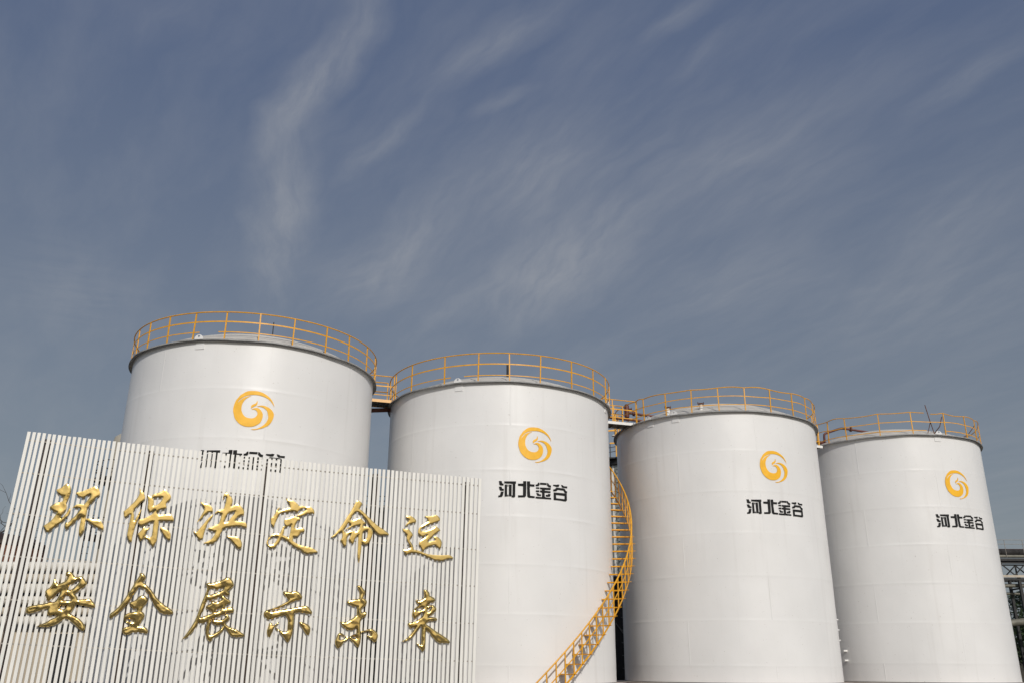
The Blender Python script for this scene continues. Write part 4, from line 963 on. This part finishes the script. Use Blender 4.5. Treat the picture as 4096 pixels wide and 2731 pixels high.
r.bar((6.98, 55.9, 16.3), (7.5, 55.9, 15.7), .04, .05)
r.build('yellow_post', M['orange'], root, origin=O)
l = MB()
l.lathe([(.01, .06), (.12, .05), (.16, 0), (.12, -.03), (.01, -.03)], 14, (6.66, 55.7, 15.72))
tag(l.build('yard_lamp', M['whitetrim'], origin=(6.66, 55.7, 15.6), smooth=True), 'small white lamp head above the dark platform behind the middle tanks', 'lamp')

def shed(name, label, x0, x1, y0, y1, h, mat, nwin, wz, parapet=True, cat='building'):
    root = tag(empty(name, ((x0 + x1) / 2, y0, 0)), label, cat)
    O = ((x0 + x1) / 2, y0, 0)
    MB().box(((x0 + x1) / 2, (y0 + y1) / 2, h / 2), (x1 - x0, y1 - y0, h)).build('wall', mat, root, origin=O)
    MB().box(((x0 + x1) / 2, (y0 + y1) / 2, h + .09), (x1 - x0 + .3, y1 - y0 + .3, .18)).build('roof', M['dark'], root, origin=O)
    wn_ = None
    for k in range(nwin):
        x = x0 + (x1 - x0) * (k + .5) / nwin
        for z in wz:
            m = MB()
            W2 = min(1.2, (x1 - x0) / nwin * .55)
            m.box((0, -.02, 0), (W2, .03, 1.1))
            if wn_ is None:
                wn_ = m.build('window', M['glass'], root); wn_.location = (x - O[0], 0, z)
            else:
                part_copy(wn_, root, (x - O[0], 0, z))
    return root, O
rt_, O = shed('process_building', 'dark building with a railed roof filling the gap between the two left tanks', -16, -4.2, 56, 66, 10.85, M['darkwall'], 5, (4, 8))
r = MB()
for k in range(18):
    r.bar((-10.6 + k * .22, 55.95, 10.9), (-10.6 + k * .22, 55.95, 11.75), .05, .03, up=(0, 1, 0))
for z in (11.15, 11.45, 11.75):
    r.bar((-16, 55.95, z), (-4.2, 55.95, z), .05, .05)
r.build('railing', M['dark'], rt_, origin=O)
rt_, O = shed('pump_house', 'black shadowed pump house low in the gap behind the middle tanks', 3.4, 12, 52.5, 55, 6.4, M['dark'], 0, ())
r = MB()
for k in range(9):
    r.bar((6.3, 52.42, .9 + k * .68), (6.85, 52.42, .9 + k * .68), .05, .05)
r.bar((6.9, 52.42, .5), (6.9, 52.42, 6.4), .07, .07, up=(0, 1, 0))
r.bar((6.0, 52.42, 4.0), (6.9, 52.42, 2.8), .05, .06)
r.build('wall_ladder', M['deck'], rt_, origin=O)

# ------------------------------------------------------------------ left background behind the screen
root = tag(empty('pipe_rack', (-22, 41, 0)), 'rack of stacked white insulated pipes behind the left end of the screen', 'pipe rack')
O = (-22, 41, 0)
for k, (z, r_) in enumerate(((5.78, .2), (5.28, .17), (4.82, .2), (4.3, .18), (3.85, .15), (3.42, .2))):
    m = MB(); m.tube([(-36, 41.2, z), (-14.2, 40.8, z)], r_, 14)
    for x in range(-35, -14, 3):
        m.tube([(x, 41.0, z), (x + .06, 41.0, z)], r_ + .012, 14)
    m.build('pipe', M['pipewhite'] if k not in (1, 4) else M['pipecream'], root, origin=O, smooth=True)
for x in (-33, -27.5, -22, -16.8):
    m = MB()
    for dy in (-.45, .45):
        m.box((x, 41.0 + dy, 3.05), (.16, .16, 6.1))
    for z in (5.52, 5.04, 4.56, 4.06, 3.64, 3.16):
        m.box((x, 41.0, z), (.12, .9, .08))
    m.build('support', M['post'], root, origin=O)
m = MB()
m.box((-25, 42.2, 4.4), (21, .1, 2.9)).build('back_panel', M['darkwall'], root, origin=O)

rt_, O = shed('low_building', 'low beige rendered building behind the lower left of the screen', -34, -15.6, 37.9, 40.0, 2.95, M['beige'], 0, ())
MB().box((-18.2, 37.88, 1.4), (.8, .05, 2.8)).build('door', M['dark'], rt_, origin=O)

root = tag(empty('column_tower', (-20.35, 46, 0)), 'pale cylindrical column tower rising just left of the leftmost tank', 'tower')
O = (-20.35, 46, 0)
MB().lathe([(.85, 0), (.85, 12.75), (.8, 12.95), (.6, 13.12), (.02, 13.2)], 32, (-20.35, 46, 0)).build('body', M['tan'], root, origin=O, smooth=True)
m = MB()
m.lathe([(.86, 10.55), (1.5, 10.55), (1.5, 10.65), (.86, 10.65)], 24, (-20.35, 46, 0), close_ring=True)
m.lathe([(.86, 7.6), (1.5, 7.6), (1.5, 7.7), (.86, 7.7)], 24, (-20.35, 46, 0), close_ring=True)
m.build('platform', M['dark'], root, origin=O)
m = MB()
for zb in (10.6, 7.65):
    for k in range(12):
        t = 2 * PI * k / 12
        c = Vector((-20.35 + 1.47 * math.sin(t), 46 - 1.47 * math.cos(t), 0))
        m.bar(c + Vector((0, 0, zb)), c + Vector((0, 0, zb + .9)), .05, .05, up=(0, 1, 0))
    for dz in (.45, .9):
        m.tube([(-20.35 + 1.47 * math.sin(2 * PI * k / 24), 46 - 1.47 * math.cos(2 * PI * k / 24), zb + dz) for k in range(24)], .025, 6, closed=True)
m.build('railing', M['dark'], root, origin=O)
m = MB()
for dx in (-.2, .2):
    m.bar((-21.6 + dx, 45.6, .3), (-21.6 + dx, 45.6, 11.2), .05, .05, up=(0, 1, 0))
for k in range(34):
    m.bar((-21.8, 45.6, .5 + k * .32), (-21.4, 45.6, .5 + k * .32), .03, .03)
m.build('ladder', M['post'], root, origin=O)

root = tag(empty('rusty_tank', (-25.2, 44, 0)), 'rust red squat tank at the far left edge under bare twigs', 'tank')
O = (-25.2, 44, 0)
MB().lathe([(2.2, 0), (2.2, 6.9)], 40, (-25.2, 44, 0)).build('body', M['rust'], root, origin=O, smooth=True)
MB().lathe([(2.2, 6.9), (2.28, 6.95), (2.28, 7.1), (1.6, 7.45), (.02, 7.7)], 40, (-25.2, 44, 0)).build('roof', M['post'], root, origin=O, smooth=True)

# ------------------------------------------------------------------ trees
def limb(mb, a, b, r0, r1, rnd, n=5, bend=.12):
    a, b = Vector(a), Vector(b); L = (b - a).length
    pts = [a + (b - a) * (k / n) + Vector((rnd.uniform(-1, 1), rnd.uniform(-1, 1), rnd.uniform(-.5, .5))) * (bend * L * (0 < k < n)) * .5 for k in range(n + 1)]
    mb.tube(pts, [r0 + (r1 - r0) * k / n for k in range(n + 1)], 6)
    return pts

def tree(x, y, h, spread, label, leaves, seed, bare=False, crown_lo=.25):
    rnd = random.Random(seed)
    root = tag(empty('bare_tree' if bare else 'leafy_tree', (x, y, 0)), label, 'tree')
    O = (x, y, 0)
    mb = MB(); tips = []
    tr = limb(mb, (x, y, 0), (x + rnd.uniform(-.4, .4), y, h * .72), .16 * h / 7, .05, rnd, 6, .05)
    for k in range(9 if bare else 8):
        p = tr[2 + k % 5]
        an = rnd.uniform(0, 2 * PI); rr_ = spread * rnd.uniform(.5, 1)
        e = Vector((x + rr_ * math.cos(an), y + rr_ * .8 * math.sin(an), min(h, p.z + rnd.uniform(.15, .45) * h)))
        q = limb(mb, p, e, .05 * h / 7, .015, rnd)
        tips += q[2:]
        for j in range(6 if bare else 3):
            s = q[2 + j % 4]
            e2 = s + Vector((rnd.uniform(-1, 1), rnd.uniform(-1, 1), rnd.uniform(-.1, .9))) * spread * .45
            q2 = limb(mb, s, e2, .02, .008, rnd, 4, .2); tips += q2[2:]
            if bare:
                for _ in range(3):
                    s3 = q2[rnd.randint(1, 4)]
                    limb(mb, s3, s3 + Vector((rnd.uniform(-1, 1), rnd.uniform(-1, 1), rnd.uniform(-.2, .8))) * spread * .22, .009, .005, rnd, 3, .25)
    mb.build('trunk', M['bark'], root, origin=O, smooth=True)
    if leaves:
        lf = MB()
        clumps = [(t, rnd.uniform(.35, .8) * spread * .38) for t in tips]
        for _ in range(int(len(clumps) * .5)):
            clumps.append((Vector((x + rnd.uniform(-1, 1) * spread * .8, y + rnd.uniform(-1, 1) * spread * .6, h * rnd.uniform(crown_lo, .95))), rnd.uniform(.3, .7) * spread * .4))
        for _ in range(leaves):
            c, cr = rnd.choice(clumps)
            d = Vector((rnd.gauss(0, 1), rnd.gauss(0, 1), rnd.gauss(0, .8))) * cr * .55
            p = c + d
            a_ = Vector((rnd.uniform(-1, 1), rnd.uniform(-1, 1), rnd.uniform(-1, 1))).normalized()
            b_ = a_.orthogonal().normalized(); s = rnd.uniform(.09, .2)
            lf.add([p - a_ * s, p + b_ * s * .5, p + a_ * s, p - b_ * s * .5], [(0, 1, 2, 3)])
        lf.build('crown', M['leaf'], root, origin=O)
    return root
tree(-29.5, 50, 10.2, 3.6, 'bare twiggy tree behind the rust red tank at the far left', 0, 11, bare=True)
tree(43.6, 78, 7.4, 3.2, 'dark green tree under the pipe bridge right of the last tank', 5200, 21)
tree(48.6, 80, 7.8, 3.4, 'dark green tree below the truss at the far right edge', 4200, 22)
tree(40.2, 81, 7.0, 3.0, 'dark green tree mostly hidden behind the rightmost tank', 2600, 23)
tree(42.9, 73.4, 4.6, 1.6, 'thin twiggy sapling low beside the rightmost tank', 260, 24, bare=True)

# ------------------------------------------------------------------ pipe bridge on the right
root = tag(empty('pipe_bridge', (44, 75, 0)), 'steel truss pipe bridge with a thin hand rail at the right edge', 'pipe bridge')
O = (44, 75, 0)
X0, X1 = 36, 62
m = MB()
for z in (11.8, 11.45):
    m.tube([(X0, 74.6, z), (X1, 74.6, z)], .02, 6)
for k in range(18):
    m.tube([(X0 + .7 + k * 1.5, 74.6, 10.35), (X0 + .7 + k * 1.5, 74.6, 11.8)], .022, 6)
m.build('hand_rail', M['rail'], root, origin=O)
m = MB(); m.tube([(X0, 75.3, 10.85), (X1, 75.3, 10.85)], .27, 16); m.build('dark_pipe', M['darkwall'], root, origin=O, smooth=True)
m = MB(); m.tube([(X0, 75.6, 11.12), (X1, 75.6, 11.12)], .07, 12); m.build('rust_pipe', M['rust'], root, origin=O, smooth=True)
m = MB(); m.tube([(X0, 74.75, 10.47), (X1, 74.75, 10.47)], .12, 16); m.build('cream_pipe', M['drabpipe'], root, origin=O, smooth=True)
m = MB()
for y in (74.7, 76.3):
    m.box(((X0 + X1) / 2, y, 10.2), (X1 - X0, .16, .2))
    m.box(((X0 + X1) / 2, y, 9.93), (X1 - X0, .2, .1))
    for k in range(12):
        xa = X0 + .4 + k * 2.1
        m.bar((xa, y, 9.9), (xa + 1.05, y, 8.95), .08, .08, up=(0, 1, 0))
        m.bar((xa + 2.1, y, 9.9), (xa + 1.05, y, 8.95), .08, .08, up=(0, 1, 0))
        m.bar((xa, y, 9.9), (xa, y, 8.95), .1, .1, up=(0, 1, 0))
    m.box(((X0 + X1) / 2, y, 8.62), (X1 - X0, .14, .18))
for x in (38.2, 41.95, 45.7, 52, 58):
    for y in (74.75, 76.25):
        m.box((x, y, 4.4), (.2, .2, 8.8))
    m.box((x, 75.5, 7.9), (.15, 1.6, .12))
m.build('truss', M['dark'], root, origin=O)
m = MB(); m.box(((X0 + X1) / 2, 74.6, 8.85), (X1 - X0, .2, .18)).build('lower_beam', M['pipecream'], root, origin=O)
m = MB()
m.tube([(X0, 75.2, 8.15), (X1, 75.2, 8.15)], .16, 14)
m.tube([(X0, 75.8, 7.55), (X1, 75.8, 7.55)], .11, 14)
m.build('under_pipe', M['drabpipe'], root, origin=O, smooth=True)
m = MB(); m.tube([(39.5, 73.6, 5.05), (41.4, 73.6, 5.28), (50, 73.6, 6.1)], .27, 18)
tag(m.build('large_pipe', M['drabpipe'], origin=(41, 73.6, 5), smooth=True), 'thick pale pipe sloping up past the right side of the last tank', 'pipe')
rt_, O = shed('low_wall_building', 'low pale building behind twigs at the bottom right corner', 39, 62, 84, 92, 3.6, M['tan'], 7, (1.9,))

# ------------------------------------------------------------------ workshops behind the photographer, mirrored in the gold
rt_, O = shed('workshop', 'long dark workshop mirrored in the gold characters', -70, 30, -52, -38, 9.5, M['shed'], 0, ())

# ------------------------------------------------------------------ render settings
S.render.engine = 'CYCLES'
S.view_settings.view_transform = 'Standard'
S.view_settings.look = 'None'
S.view_settings.exposure = 0
S.view_settings.gamma = 1
S.cycles.max_bounces = 8
S.cycles.use_denoising = True
